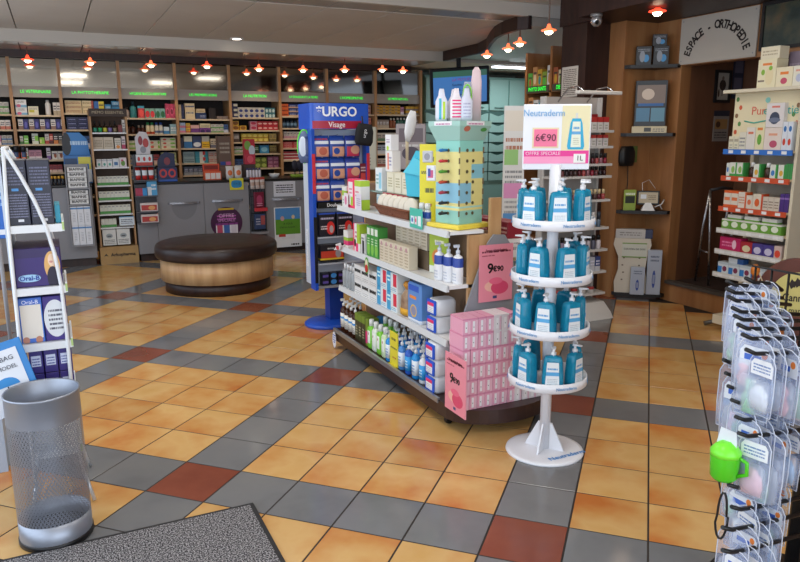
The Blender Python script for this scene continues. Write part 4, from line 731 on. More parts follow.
# top shelf, far end
gb('gift_box', 'tall pink lime and white gift box at the far end of the top gondola shelf', 1.45, 1.045, .105, .2, .07, card('#ec3a6a', [('r', .12, .88, .12, .9, '#eceaea'), ('r', .5, .88, .1, .4, '#a8cc3a'), ('t', .25, .75, .5, .75, '#d86a8a', 2)]))
gb('gift_box', 'second pink and lime gift box beside the tall one on the top gondola shelf', 1.335, 1.045, .115, .195, .07, card('#e8e6e4', [('r', 0, 1, .8, 1, '#b0d040'), ('r', 0, .15, 0, 1, '#ec3a6a'), ('r', .5, 1, 0, .35, '#b8d83a'), ('e', .7, .28, .16, .12, '#22301a'), ('t', .25, .8, .45, .7, '#d05a7a', 2)]))
gb('gift_box', 'small white and green box at the far corner of the top gondola shelf', 1.575, 1.045, .08, .14, .07, card('#dfe4dc', [('r', 0, 1, .55, .8, '#9ac23a'), ('t', .2, .8, .15, .45, '#8a9', 2)]))
gb('leaflet_card', 'leaning white card with pink flower print on the top gondola shelf', 1.5, 1.045, .07, .1, .006, card('#e6dfe4', [('e', .5, .5, .3, .3, '#d87aa0')]), x=1.563, cat='card'); gb('leaflet_card', 'leaning lilac leaflet at the foot of the glass shelf', 1.27, 1.045, .08, .11, .006, card('#dcd4e2', [('t', .1, .9, .3, .8, '#a89ab8', 4)]), x=1.563, cat='card')
# glass shelf stacks
for k in range(3): gb('cream_carton', 'cream tea carton in the row on the glass shelf', 1.02 - k * .11, 1.177, .1, .13, .07, card('#d9d4bc', [('r', .08, .92, .06, .94, '#e2dec8'), ('t', .2, .8, .3, .8, '#a8a07a', 4)]), x=1.68, group='cream cartons on the glass shelf')
gb('white_blue_carton', 'white and pale blue carton at the end of the glass shelf', 1.2, 1.177, .1, .15, .07, card('#dfe6ea', [('r', .55, .95, .1, .8, '#8fc8e0'), ('t', .1, .5, .3, .8, '#7aa', 3)]), x=1.68)
gb('white_blue_carton', 'white carton with green mark standing on the far cream carton', 1.06, 1.308, .1, .13, .06, card('#e6e4e2', [('r', .3, .5, .1, .9, '#e87a5a'), ('t', .5, .9, .3, .8, '#88a', 3)]), x=1.69)
gb('white_blue_carton', 'small white carton with lime dot topmost of the glass shelf stack', 1.07, 1.44, .085, .1, .055, card('#e8e8ea', [('e', .45, .15, .2, .15, '#b8e02c'), ('t', .2, .8, .5, .8, '#a08aa8', 2)]), x=1.69)
for k in range(4): gb('cream_carton', 'cream carton standing under the glass shelf', 1.04 - k * .105, 1.045, .095, .115, .06, card('#d2cdb8', [('t', .15, .85, .3, .8, '#a8a080', 4)]), x=1.7, group='cream cartons under the glass shelf')
gb('white_blue_carton', 'pale blue carton standing under the glass shelf end', 1.2, 1.045, .07, .11, .06, card('#cfe2ea', [('r', .1, .6, .2, .8, '#7ab8d8')]), x=1.68)
t = thing('paper_bag', 'bright cyan folded paper bag leaning above the glass shelf', 'bag', (1.72, .66, 1.177), R(-75)); cy = mat('#3fb8d4', .5)
part('bag_body', MB().prism_y([(-.1, 0), (.08, 0), (.1, .12), (.05, .25), (-.02, .27), (-.12, .14)], -.03, .03), cy, t); part('flap', MB().prism_y([(-.12, .14), (.1, .12), (.06, .2), (-.02, .23)], -.045, -.03), mat('#59c8e0', .5), t)
t = thing('price_card', 'tall yellow handwritten card on the gondola top beside the accessory tower', 'sign', (1.68, .5, 1.046), R(-50)); part('card', MB().box(-.055, .055, -.003, .003, 0, .44), card('#e6da2c', [('t', .2, .8, .78, .9, '#7a7a2a', 1), ('t', .1, .9, .62, .7, '#6a6a30', 1), ('t', .3, .8, .38, .5, '#6a6a30', 1), ('t', .3, .7, .2, .28, '#b05a3a', 1)]), t); part('foot', MB().box(-.055, .055, -.02, .02, 0, .008), mat('#d2c62a', .5), t)
for k in range(4): put('nail_polish', bottlemesh(.013, .07, .4, .7), [mat('#b8583c', .25), mat('#d8c89a', .4)], (1.80, .64 - k * .035, 1.2), 0, None, None, 'small coral varnish bottle standing behind the yellow card', 'bottle', 'coral varnish bottles')
t = thing('hair_brush', 'white paddle brush standing upright above the gondola', 'brush', (1.84, 1.1, 1.2)); part('handle', MB().lathe([(.012, 0), (.009, .15), (.011, .3)], 10), mat('#c9bca0', .4), t); part('head', MB().sq([(.012, .012, .3), (.035, .014, .36), (.038, .014, .44), (.02, .01, .5)], 14, 2.5), mat('#e4e6e8', .35), t, rot=(0, R(12), 0), loc=(-.06, 0, 0))
t = thing('soap_basket', 'brown wicker basket holding round cream soaps on the top gondola shelf', 'basket', (1.66, .83, 1.046), F); wk = noisy('wicker', ['#5a2c18', '#7a4226', '#8a5232'], 60, .6, bump=.6, stretch=(1, 1, 5))
part('rim', MB().tube([(-.24, -.07, .055), (.24, -.07, .055), (.25, .07, .06), (-.25, .07, .06), (-.24, -.07, .055)], .008, 6), wk, t); part('bowl', MB().loft([[(-.2, -.05, 0), (.2, -.05, 0), (.2, .05, 0), (-.2, .05, 0)], [(-.24, -.07, .05), (.24, -.07, .05), (.24, .07, .05), (-.24, .07, .05)]], 0, False, False), wk, t); part('bottom', MB().box(-.2, .2, -.05, .05, 0, .012), wk, t); part('divider', MB().box(-.005, .005, -.06, .06, .01, .05), wk, t)
soap = MB().lathe([(.038, -.015), (.052, -.008), (.052, .008), (.038, .015)], 22).mesh('soap')
for k in range(6): put('soap_disc', soap, card('#ddd5c4', [('e', .5, .5, .3, .3, '#cfc0a8'), ('e', .45, .4, .1, .08, '#9a6a4a')]), (1.64, 1.02 - k * .075, 1.122), 0, None, (R(78), 0, R(-62)), 'round cream soap, %s in the wicker basket' % ('farthest', 'second farthest', 'third farthest', 'third nearest', 'second nearest', 'nearest')[k], 'soap', 'soaps in the wicker basket')
for k in range(2): put('deodorant_bottle', bottlemesh(.02, .12, .3, .75), [card('#e2e6ea', [('r', 0, 1, .3, .6, '#2a4fae')]), WHITE], (1.60 + k * .01, .43 - k * .05, 1.046), 0, None, None, 'white and blue deodorant bottle beside the accessory tower, %s' % ('farther', 'nearer')[k], 'bottle', 'deodorant bottles')
gb('show_card', 'teal show card with three small pictures at the edge of the top gondola shelf', .4, 1.028, .15, .11, .006, card('#49b8a4', [('r', .1, .35, .2, .6, '#dfe8ee'), ('r', .42, .6, .2, .6, '#e8c8d0'), ('r', .68, .92, .15, .65, '#e0ecec'), ('e', .22, .4, .07, .12, '#2a5ab0'), ('e', .5, .4, .06, .1, '#d84a6a')]), x=1.545, cat='sign')
# accessory tower on the near corner
t = thing('accessory_tower', 'yellow and aqua cardboard peg tower of baby accessories on the gondola corner', 'display', (1.724, .235, 1.047), R(14.6)); A_ = .09
part('base', MB().bev(-.125, .125, -.125, .125, 0, .024, .004), mat('#e6cf4a', .45), t)
def chk(): return card('#e0d68c', [('r', 0, 1, 0, .17, '#8fc6ba'), ('r', .5, 1, .55, .72, '#86c2d0'), ('r', .0, .5, .26, .5, '#86bcd2'), ('r', 0, 1, .87, 1, '#8accc0'), ('r', 0, 1, .2, .22, '#a8d8cc')])
part('body', MB().bev(-A_, A_, -A_, A_, .022, .46, .003), chk(), t)
part('header', MB().loft([[(-A_, -A_, .46), (A_, -A_, .46), (A_, A_, .46), (-A_, A_, .46)], [(-.118, -.118, .535), (.118, -.118, .535), (.118, .118, .535), (-.118, .118, .535)], [(-.118, -.118, .56), (.118, -.118, .56), (.118, .118, .56), (-.118, .118, .56)]]), card('#9fc8be', [('e', .25, .6, .1, .14, '#c0705a'), ('e', .78, .55, .1, .1, '#4f9a4a'), ('e', .45, .85, .04, .08, '#d8a82c')]), t)
for sx in (-1, 1):
    part('header_label', MB().box(-.07, .06, -.121, -.118, .537, .558), card('#e6e6ea', [('t', .1, .9, .2, .8, '#b04a8a', 1)]), t, rz=(0 if sx > 0 else R(-90)))
pc = ['#22242c', '#2a2a30', '#b03a4a', '#c0402c', '#4f9a3a', '#c83040', '#2f7fc4']
for f_ in range(2):
    for r_ in range(7):
        for c in range(2):
            hx = -.035 + c * .045
            part('hole', MB().lathe([(.009, 0), (.009, .002)], 8), mat('#5a5238', .6), t, ((hx, -A_ - .0015, .08 + r_ * .055) if f_ == 0 else (-A_ - .0015, -hx, .08 + r_ * .055)), rot=((R(90), 0, 0) if f_ == 0 else (R(90), 0, R(-90))))
        if f_ == 1: part('peg', MB().lathe([(.007, 0), (.009, .05), (.004, .06)], 8), mat(pc[r_], .4), t, (-A_ - .002, -.0, .08 + r_ * .055), rot=(R(90), 0, R(-90)))
    for r_ in range(7): part('clip', MB().box(-.006, .006, -.004, .004, 0, .03), mat('#6a5a3a', .5), t, ((A_, -A_, .066 + r_ * .055) if f_ == 0 else (-A_, -A_, .066 + r_ * .055)), rz=R(45))
put('blister_pack', boxmesh(.05, .02, .08, .004), card('#d8dce2', [('r', .2, .8, .2, .7, '#c0507a'), ('r', .2, .5, .3, .8, '#3a4a9a')]), (1.545, .22, 1.3), R(-50), None, None, 'small clear pack with pink part hung on the accessory tower', 'pack'); put('blister_pack', boxmesh(.055, .02, .06, .004), card('#b9bcc2', [('e', .5, .5, .3, .3, '#8a8c94')]), (1.535, .24, 1.395), R(-50), None, None, 'small grey pack hung above the pink one on the accessory tower', 'pack')
# bottles and brush packs on the tower
bb = MB().sq([(.03, .02, 0), (.033, .024, .02), (.033, .024, .1), (.018, .014, .13), (.012, .01, .165)], 14, 3).mesh('feeding_bag')
for k, (dx, dy, c1, c2, lb) in enumerate(((-.1, .05, '#d8dce8', '#3fb8c8', 'with lime and teal stripes'), (-.03, -.02, '#e6dfe6', '#e0407a', 'with pink bars'), (.03, -.05, '#d2d6e6', '#a8a8c8', 'pale lilac'), (.0, .06, '#dcdce6', '#b8a8c0', 'pale grey rear'))):
    els = [('r', .15, .85, z_ / 10, z_ / 10 + .05, c2) for z_ in range(1, 7)] if k == 1 else ([('r', .25, .45, .05, .7, '#3fb0c8'), ('r', .55, .75, .05, .6, '#b8d83a')] if k == 0 else [('t', .2, .8, .1, .6, c2, 5)])
    put('wrapped_brush_set', bb, card(c1, els, .2), (1.714 + dx * .8, .235 + dy * .8, 1.608), R(-20), None, None, 'clear wrapped baby set %s on top of the accessory tower' % lb, 'pack', 'wrapped sets on the tower')
t = thing('shoehorn_pack', 'tall pale pink scrubbing paddle in clear wrap on top of the tower', 'pack', (1.80, .2, 1.608), R(-20)); part('paddle', MB().sq([(.028, .01, 0), (.028, .01, .2), (.022, .01, .255), (.008, .006, .275)], 14, 3), mat('#d8c0c4', .35), t); part('green_loop', MB().tube([(-.05 + .022 * math.cos(a_), -.012, .13 + .055 * math.sin(a_)) for a_ in [2 * math.pi * k / 16 for k in range(17)]], .004, 6), mat('#86d83a', .4), t); part('wrap', MB().sq([(.03, .012, .04), (.034, .014, .12), (.02, .01, .2)], 12, 3), mat('#dfe4ea', .1, alpha=.35), t, (-.045, 0, 0))
# second shelf
z = GZ[1]
gb('bath_carton', 'small white pink-banded carton at the far end of the second gondola shelf', 1.56, z, .08, .12, .07, card('#e4e2dc', [('r', 0, 1, .15, .4, '#e0407a'), ('r', 0, 1, .4, .6, '#9ac23a')]))
t = thing('paper_flyer', 'small folded white flyer with red print jutting from the second gondola shelf', 'flyer', (1.55, 1.6, .72), F); part('sheet', MB().prism_y([(-.1, 0), (.02, .02), (.06, .06), (-.04, .04)], -.01, -.006), card('#e2dcdc', [('e', .5, .5, .2, .3, '#c83040')]), t); part('fold', MB().prism_y([(-.04, .04), (.06, .06), (.05, .075), (-.05, .05)], -.014, -.01), mat('#dcd8d8', .5), t)
gb('gift_box', 'pink white and lime gift bag on the second gondola shelf', 1.36, z, .11, .19, .07, card('#e8e6e4', [('r', 0, .2, 0, 1, '#ec3a6a'), ('r', .6, 1, .3, 1, '#a8c83a'), ('r', .4, .8, 0, .3, '#e8407a'), ('e', .3, .3, .16, .14, '#22301a'), ('t', .3, .6, .5, .8, '#c06a8a', 2)]))
gb('bath_carton', 'slim black and white carton beside the pink gift bag', 1.245, z, .06, .13, .06, card('#e2e2e2', [('r', .3, .9, 0, .7, '#2a2a2c'), ('t', .1, .9, .75, .95, '#666', 1)]))
for k in range(3): gb('shampoo_carton', 'green and white plant shampoo carton on the second gondola shelf', 1.15 - k * .062, z, .058, .2, .07, card('#3f8f3a', [('r', .15, .9, .72, .94, '#dfe6d8'), ('e', .5, .25, .4, .2, '#7fc04a'), ('t', .2, .8, .4, .65, '#cfe6c0', 3)]), group='green shampoo cartons')
t = thing('shelf_tag', 'green and red pear-shaped wobbler tag on the second gondola shelf rail', 'tag', (1.553, 1.12, .7), F); part('tag', ell(.03, .055), card('#58a83a', [('e', .5, .6, .35, .28, '#e0d8c0')]), t); part('red_patch', ell(.022, .026), mat('#c02c2c', .4), t, (0, -.002, -.02))
for k in range(6): gb('egg_soap_carton', 'beige speckled soap carton in the front row of the second gondola shelf', .94 - k * .07, z, .066, .135, .06, card('#d4c9b4', [('t', .15, .85, .1, .9, '#a8987c', 6), ('e', .5, .85, .2, .1, '#b88a90')]), group='beige soap cartons front')
for k in range(5): gb('egg_soap_carton', 'beige soap carton in the raised rear row of the second gondola shelf', .9 - k * .085, z + .115, .08, .13, .06, card('#d2c7b2', [('t', .15, .85, .15, .85, '#a4957a', 5)]), x=1.68, group='beige soap cartons rear')
put('soap_riser', boxmesh(.46, .08, .113, .002), mat('#6a5a48', .6), (1.72, .73, z), F, None, None, 'brown riser under the rear beige soap cartons', 'riser')
gb('show_card', 'lime and orange show card leaning behind the blue pump bottles', .38, z + .003, .17, .235, .006, card('#a8c23a', [('e', .45, .4, .3, .2, '#e08a3a'), ('e', .5, .42, .18, .1, '#b8b0b4'), ('r', 0, 1, 0, .18, '#dfe4dc'), ('t', .3, .8, .75, .9, '#f0f0d8', 1)]), x=1.68, rz=R(-80), cat='sign')
def pump_bottle(name, label, x, y, z, r, h, bodym, capm, labm=None, group=None, cat='bottle', sy=.8, rz=F):
    t = thing(name, label, cat, (x, y, z), rz, group)
    k = ('pb', r, h, sy)
    if k not in BOXC:
        BOXC[k] = (MB().sq([(r * .9, r * sy * .9, 0), (r, r * sy, .006), (r, r * sy, h * .62), (r * .75, r * sy * .8, h * .7), (r * .3, r * .3, h * .74), (r * .3, r * .3, h * .78)], 14, 2.6).mesh('body'),
            MB().lathe([(r * .36, h * .77), (r * .36, h * .85), (r * .14, h * .86), (r * .14, h * .93)], 10).box(-r * .2, r * .2, -r * .75, r * .2, h * .93, h).mesh('pump'),
            MB().sq([(r * 1.01, r * sy * 1.02, h * .12), (r * 1.01, r * sy * 1.02, h * .56)], 14, 2.6).mesh('label_band'))
    a_, b_, c_ = BOXC[k]; part('body', a_, bodym, t); part('pump', b_, capm, t)
    if labm: part('label_band', c_, labm, t)
    return t
for k in range(3): pump_bottle('lotion_bottle', 'white lotion pump bottle with navy collar on the second gondola shelf, %s' % ('farthest', 'middle', 'nearest')[k], 1.615 + k * .02, .25 - k * .065, z, .032, .21, card('#e4e6ea', [('r', 0, 1, .55, .85, '#27439a'), ('t', .2, .8, .1, .4, '#b8c0d0', 3)]), mat('#cfd8e4', .3), group='white and navy lotion bottles')
# third shelf
z = GZ[2]
for r_ in range(2):
    for k in range(4): put('water_bottle', bottlemesh(.024, .17, .2, .5), [mat('#c9d0d4', .12, trans=.5), mat('#dfe2e4', .3)], (1.6 + r_ * .06, 1.62 - k * .055, z), 0, None, None, 'clear bottle with white cap at the far end of the third gondola shelf', 'bottle', 'clear bottles')
bia = card('#e4e5e4', [('t', .1, .9, .05, .3, '#b0b0b0', 2)])
for k in range(3):
    for s in range(2 if k < 2 else 2):
        b_ = put('ointment_carton', boxmesh(.125, .09, .1), bia, (1.63, 1.355 - k * .129, z + s * .102), F, None, None, 'white BIAFINE carton stacked on the third gondola shelf', 'box', 'white BIAFINE cartons on the gondola')
        text(b_, 'BIAFINE', .03, (0, -.0465, .06), m_=BLACK, bold=.0008)
for c in range(2):
    for s in range(2): put('compress_carton', boxmesh(.15, .09, .122, .002), card('#dce6ea', [('r', 0, .38, 0, 1, '#3fa0d0'), ('r', .62, .95, .3, .95, '#d8304a'), ('t', .4, .9, .08, .25, '#5a9ab8', 2), ('t', .05, .35, .5, .9, '#dff', 2)]), (1.63, .955 - c * .153, z + s * .124), F, None, None, 'cyan and white compress carton with red triangle on the third gondola shelf', 'box', 'cyan compress cartons')
t = thing('sponge_bag', 'clear bag of brown sponges tied with a yellow bow on the third gondola shelf', 'bag', (1.63, .655, z), F); part('bag_body', MB().sq([(.05, .035, 0), (.06, .045, .03), (.055, .04, .12), (.02, .015, .17)], 14, 2.6), noisy('sponge', ['#7a5a44', '#a08468', '#c0aa90'], 14, .4), t); part('yellow_foot', MB().sq([(.062, .047, .012), (.061, .046, .05)], 14, 2.6), mat('#e0a82c', .4), t); part('bow', MB().sq([(.02, .02, .165), (.05, .03, .19), (.03, .02, .21)], 12, 2.2), mat('#c98a2c', .5), t)
gb('diaper_pack', 'blue and white nappy pack with orange badge on the third gondola shelf', .495, z, .165, .235, .09, card('#5f8fd0', [('r', .1, .9, .8, .95, '#2a5ac0'), ('e', .5, .3, .24, .16, '#e6b83a'), ('e', .5, .3, .19, .125, '#8a8fb0'), ('r', .2, .7, .6, .68, '#e88a3a'), ('r', 0, 1, 0, .1, '#dde6f2')]), b=.012, cat='pack')
wipe = MB().sq([(.05, .06, 0), (.058, .068, .015), (.058, .068, .075), (.048, .06, .093)], 16, 4.5).mesh('pack_body')
def wipes(y, z, lab, x=1.64):
    t = thing('wipes_pack', lab, 'pack', (x, y, z), F, 'white wipes packs')
    part('pack_body', wipe, card('#dfe4ea', [('t', .2, .8, .6, .95, '#c8d0dc', 2)], .25), t); fr = part('blue_frame', MB().bev(-.05, .05, -.074, -.06, .006, .09, .006), mat('#2456c8', .3), t); part('window', MB().bev(-.034, .036, -.0765, -.07, .018, .076, .003), card('#e8eaf0', [('r', 0, 1, .7, 1, '#e0306a'), ('t', .1, .9, .1, .6, '#b8bcc8', 3)]), fr)
wipes(.26, z, 'white wipes pack with blue frame on the third gondola shelf, lower'); wipes(.26, z + .097, 'white wipes pack with blue frame on the third gondola shelf, upper')
# base deck
z = .1385
for k in range(7): pump_bottle('oil_bottle', 'amber glass pump bottle with white label at the far end of the gondola deck', 1.575 + (k % 2) * .07, 1.61 - (k // 2) * .075, z, .029, .235, mat('#4a2412', .15, trans=.3), mat('#e2e4e4', .3), card('#e4e2da', [('r', 0, 1, .6, .75, '#3a86c8'), ('t', .2, .8, .1, .5, '#aaa', 3)]), 'amber pump bottles', rz=F)
for k in range(4): gb('hair_colour_box', ('black and olive hair care box' if k < 3 else 'olive and pink hair care box') + ' on the gondola deck', 1.335 - k * .06, z, .056, .19, .08, card('#3a3a20', [('r', 0, 1, .75, 1, '#6f8a2c'), ('t', .2, .8, .2, .6, '#a8a888', 4)]) if k < 3 else card('#6f8a2c', [('r', .2, 1, .1, .55, '#e0307a'), ('r', 0, .2, 0, 1, '#2a2a1a')]), x=1.56, group='olive hair care boxes' + str(k < 3))
def toilet(y, c, lab, x=1.575, h=.2):
    t = thing('gel_bottle', lab, 'bottle', (x, y, z), F, 'lime shower gel bottles'); part('body', MB().sq([(.03, .02, 0), (.034, .024, .01), (.034, .024, h * .68), (.016, .014, h * .78)], 14, 3.5), card(c, [('r', .2, .8, .25, .8, '#eef2ea'), ('e', .45, .65, .08, .06, '#a03a3a')]), t); part('cap', MB().lathe([(.017, h * .77), (.017, h * .97), (.013, h)], 12), mat('#e2e6e4', .35), t)
for k in range(4): toilet(1.1 - k * .075, ('#7ac83a', '#e0e6dc', '#7ac83a', '#cfe2b8')[k], ('lime shower gel bottle with white label, far one', 'white shower gel bottle between the lime ones', 'lime shower gel bottle with white label, near one', 'pale green shower gel bottle beside the blue bottles')[k] + ' on the deck')
for k in range(3): toilet(1.06 - k * .08, '#6ab83a', 'lime capped gel bottle in the rear row of the deck', 1.66, .22)
t = thing('toy_sponge', 'bright blue moulded sponge lying on the gel bottles', 'sponge', (1.69, 1.2, z), F); part('sponge_body', MB().sq([(.035, .03, 0), (.05, .035, .08), (.05, .035, .15), (.03, .025, .18)], 14, 3), mat('#2f8fd8', .5), t)
for r_ in range(4):
    for k in range(6):
        y = .8 - k * .092 - (r_ % 2) * .03; x = 1.565 + r_ * .052
        if r_ == 0 and k == 1: continue
        pump_bottle('sun_lotion', 'blue and white lotion bottle with white cap, %s row of the deck' % ('front', 'second', 'third', 'rear')[r_], x, y, z, .028, .2 + .012 * r_, mat(('#2a8fd8', '#2f5fc0', '#4a86c8', '#dfe4e8')[(r_ * 5 + k * 3) % 4], .2), mat('#e4e8ea', .3), card('#2f9ae0' if (k + r_) % 2 else '#dfe8f0', [('t', .2, .8, .2, .8, '#cfe6f6' if (k + r_) % 2 else '#4a86c8', 3)]), 'blue lotion bottles row %d' % r_)
t = thing('price_card', 'yellow handwritten card standing on the deck among blue lotion bottles', 'sign', (1.55, .70, z), F); part('card', MB().box(-.056, .056, -.003, .003, 0, .215), card('#e0d43a', [('t', .2, .8, .75, .9, '#6a6a2a', 1), ('t', .1, .9, .5, .6, '#6a6a2a', 1), ('t', .35, .8, .22, .32, '#b0603a', 1)]), t); part('foot', MB().box(-.052, .052, -.02, .01, 0, .006), mat('#cfc436', .5), t)
for k in range(3): wipes(.2, z + k * .095, 'white wipes pack with blue frame on the gondola deck, %s of three' % ('lowest', 'middle', 'top')[k], 1.6)
t = thing('round_tag', 'oval white and blue price tag hanging from the far deck corner', 'tag', (1.5, 1.62, .07), F); part('tag', ell(.035, .06), card('#dfe4ec', [('t', .1, .9, .45, .9, '#2a5ab8', 3), ('r', .3, .7, .3, .4, '#2a5ab8')]), t)
for k in range(6): put('cream_jar_box', boxmesh(.09, .1, .09, .002), card('#8a2030', [('t', .1, .9, .3, .8, '#d8b0a8', 2)]), (2.0, .14 + k * .1, .981), R(90), None, None, 'dark red carton on the far side of the gondola', 'box', 'dark red cartons')
put('kraft_box', boxmesh(.07, .1, .09, .002), card('#b89a80', [('t', .1, .9, .3, .8, '#7a5a4a', 2)]), (1.83, .72, 1.2005), R(-20), None, None, 'small tan carton standing on the gondola spine', 'box')
# end of the gondola: holder, posters, pink stack
t = thing('poster_holder', 'grey tapering sign holder carrying a pink poster behind the pink carton stack', 'sign holder', (0, .045, 0))
part('panel', MB().prism_y([(1.60, .139), (2.08, .139), (2.03, .56), (1.93, .965), (1.895, 1.015), (1.825, 1.02), (1.79, .98), (1.63, .56)], -.006, .004), mat('#8c8e94', .4), t)
def promo(t, x0, x1, z0, z1, y, rz=0, o=None):
    w_, h = x1 - x0, z1 - z0
    pk = part('pink_poster', MB().box(x0, x1, y - .002, y, z0, z1), card('#e88fa0', [('t', .08, .92, .86, .92, '#6a2a3a', 1), ('t', .08, .45, .8, .84, '#b05a6a', 1), ('e', .45, .27, .28, .1, '#f0b8a8'), ('e', .62, .24, .26, .12, '#d84a70'), ('e', .5, .36, .2, .06, '#e86a8a'), ('r', .1, .18, .05, .1, '#e88fa0'), ('r', .42, .54, .05, .1, '#3a4a7a')]), t)
    text(pk, '9', h * .24, (x0 + w_ * .33, y - .003, z0 + h * .58), m_=BLACK, bold=.0015); text(pk, '€90', h * .13, (x0 + w_ * .56, y - .003, z0 + h * .57), m_=BLACK, bold=.001)
    text(pk, 'Serum physiologique', h * .062, (x0 + w_ * .5, y - .003, z0 + h * .9), m_=mat('#5a1d2c', .5), sx=.85)
    return pk
promo(t, 1.732, 1.945, .66, .968, -.012)
t = thing('pink_sign', 'pink nine-ninety poster leaning against the side of the pink carton stack', 'sign', (1.503, -.128, .139), F); promo(t, -.103, .103, 0, .305, 0)
part('backing', MB().box(-.103, .103, 0, .004, 0, .305), mat('#e8a8b4', .5), t)
pkA = card('#e6a6be', [('r', .3, .62, .12, .8, '#f2eef0'), ('e', .46, .42, .05, .04, '#2a2a2a'), ('r', 0, 1, .9, 1, '#d88aa8'), ('r', .7, 1, 0, .85, '#eec2d2')]); pkB = card('#e6e0e2', [('r', .3, .62, .12, .8, '#f4f2f2'), ('e', .46, .42, .05, .04, '#2a2a2a'), ('r', .75, 1, 0, .9, '#e2b8c8')])
sk = card('#e6a0ba', [('e', .5, .5, .4, .35, '#e07aa8'), ('t', .2, .8, .6, .8, '#8a2a5a', 1)])
for r_ in range(6):
    for c in range(11):
        if (c >= 7 and r_ >= 5 - (c - 7)) : continue
        jx, jr = random.uniform(-.0015, .0015), random.uniform(-1.5, 1.5)
        pale = (c in (4, 5) and r_ >= 4) or c >= 7
        put('serum_carton', boxmesh(.0455, .13, .0815, .0015), pkB if pale else pkA, (1.565 + c * .047 + jx, -.062, .1385 + r_ * .0818), R(jr), None, None, ('whiter pink serum carton' if pale else 'pink serum carton') + ' in the %s row of the gondola end stack' % ('lowest', 'second lowest', 'third lowest', 'third highest', 'second highest', 'topmost')[r_], 'box', 'pink serum cartons row %d%s' % (r_, pale))
# ================================================================== TEAL BOTTLE STAND
SC = Vector((1.831, -.445, 0))
t = thing('bottle_stand', 'white round four-tier stand of teal gel bottles with a price board on top', 'display stand', SC); wp = mat('#e4e6ec', .3)
part('foot_disc', MB().lathe([(.188, 0), (.19, .004), (.188, .012), (.17, .015), (.02, .016)], 48), wp, t)
for k in range(3): text(t, 'Neutraderm', .042, (0, 0, .0175), rot=(0, 0, 0), m_=mat('#3f86c8', .4), name='foot_lettering') if k == 0 else None
bpy.data.objects[[o.name for o in col.objects if o.name.startswith('foot_lettering')][-1]].location = (.04, -.125, .0175)
part('column', MB().lathe([(.026, .015), (.026, 1.4)], 20), wp, t)
for k in range(4):
    a_ = R(45 + 90 * k - 12); part('gusset', MB().prism_y([(.02, .016), (.1, .016), (.085, .05), (.035, .15), (.02, .15)], -.004, .004), wp, t, rot=(0, 0, a_))
TZ = [1.12, .868, .617, .365]; gel = mat('#0f86a8', .08, trans=.55); geld = mat('#0b6f92', .1, trans=.4)
mt, nt, b_ = newmat('teal_gel'); b_.inputs['Base Color'].default_value = srgb('#1f93b4'); b_.inputs['Roughness'].default_value = .08; b_.inputs['Transmission Weight'].default_value = .35; b_.inputs['IOR'].default_value = 1.38
tx = nt.nodes.new('ShaderNodeTexNoise'); tx.inputs['Scale'].default_value = 8; rp = nt.nodes.new('ShaderNodeValToRGB'); rp.color_ramp.elements[0].color = srgb('#1386ae'); rp.color_ramp.elements[1].color = srgb('#2fb0d4'); nt.links.new(tx.outputs[0], rp.inputs[0]); nt.links.new(rp.outputs[0], b_.inputs['Base Color']); gel = mt
bodyM = MB().sq([(.046, .025, 0), (.05, .028, .004), (.0495, .028, .06), (.043, .026, .135), (.039, .024, .152), (.034, .021, .158), (.012, .012, .161), (.012, .012, .166)], 22, 5).mesh('body')
pumpM = MB().lathe([(.0125, .162), (.0125, .178), (.006, .179), (.006, .193), (.011, .194), (.011, .203)], 12).loft([[(-.005, -.036, .197), (.005, -.036, .197), (.005, -.036, .202), (-.005, -.036, .202)], [(-.009, .008, .193), (.009, .008, .193), (.009, .008, .205), (-.009, .008, .205)]]).mesh('pump')
labM = MB().loft([[(-.036, -.0295, .008), (.03, -.0295, .008), (.03, -.028, .008), (-.036, -.028, .008)], [(-.029, -.0275, .135), (.024, -.0275, .135), (.024, -.026, .135), (-.029, -.026, .135)]]).mesh('front_label')
labmat = card('#e4eaee', [('r', 0, 1, .5, .64, '#58a8dc'), ('t', .15, .85, .72, .86, '#5a9ad0', 1), ('t', .15, .85, .1, .42, '#b8c4cc', 5)])
def gelbottle(x, y, z, rz, lab, grp):
    b = thing('gel_pump_bottle', lab, 'bottle', (x, y, z), rz, grp); part('body', bodyM, gel, b); part('front_label', labM, labmat, b); part('pump', pumpM, mat('#e6e8ec', .3), b)
proto = None
FA = math.atan2(CAM.y - SC.y, CAM.x - SC.x)
for k, z in enumerate(TZ):
    tr = part('tray', MB().lathe([(.182, z - .004), (.188, z), (.188, z + .042), (.184, z + .042), (.184, z + .008), (.027, z + .008)], 56), wp, t)
    for q in range(6):
        aa = 2 * math.pi * q / 6 + FA + .5
        tt = text(tr, 'Neutraderm', .021, (.1885 * math.cos(aa), .1885 * math.sin(aa), z + .021), rot=(R(90), 0, aa + R(90)), m_=mat('#5a96cc', .4), name='tray_lettering')
    nB = 7
    for j in range(nB):
        aa = FA + .18 + 2 * math.pi * j / nB + (k * .3)
        rr = .14
        if k == 3 and j in (2,): continue
        side = 'outer ring'
        jit = random.uniform(-.3, .3)
        gelbottle(SC.x + rr * math.cos(aa), SC.y + rr * math.sin(aa), z + .0085, aa + R(90) + jit * .8, 'teal gel pump bottle on the %s stand tray, %s' % (('top', 'second', 'third', 'lowest')[k], ('in front', 'front towards the oil shelf', 'towards the oil shelf', 'rear towards the cosmetics', 'at the back', 'rear beside the gondola', 'beside the pink cartons', 'front towards the pink cartons')[int(((aa - FA) / (2 * math.pi) * 8 + .5) % 8)]), 'teal gel bottles tray %d' % k)
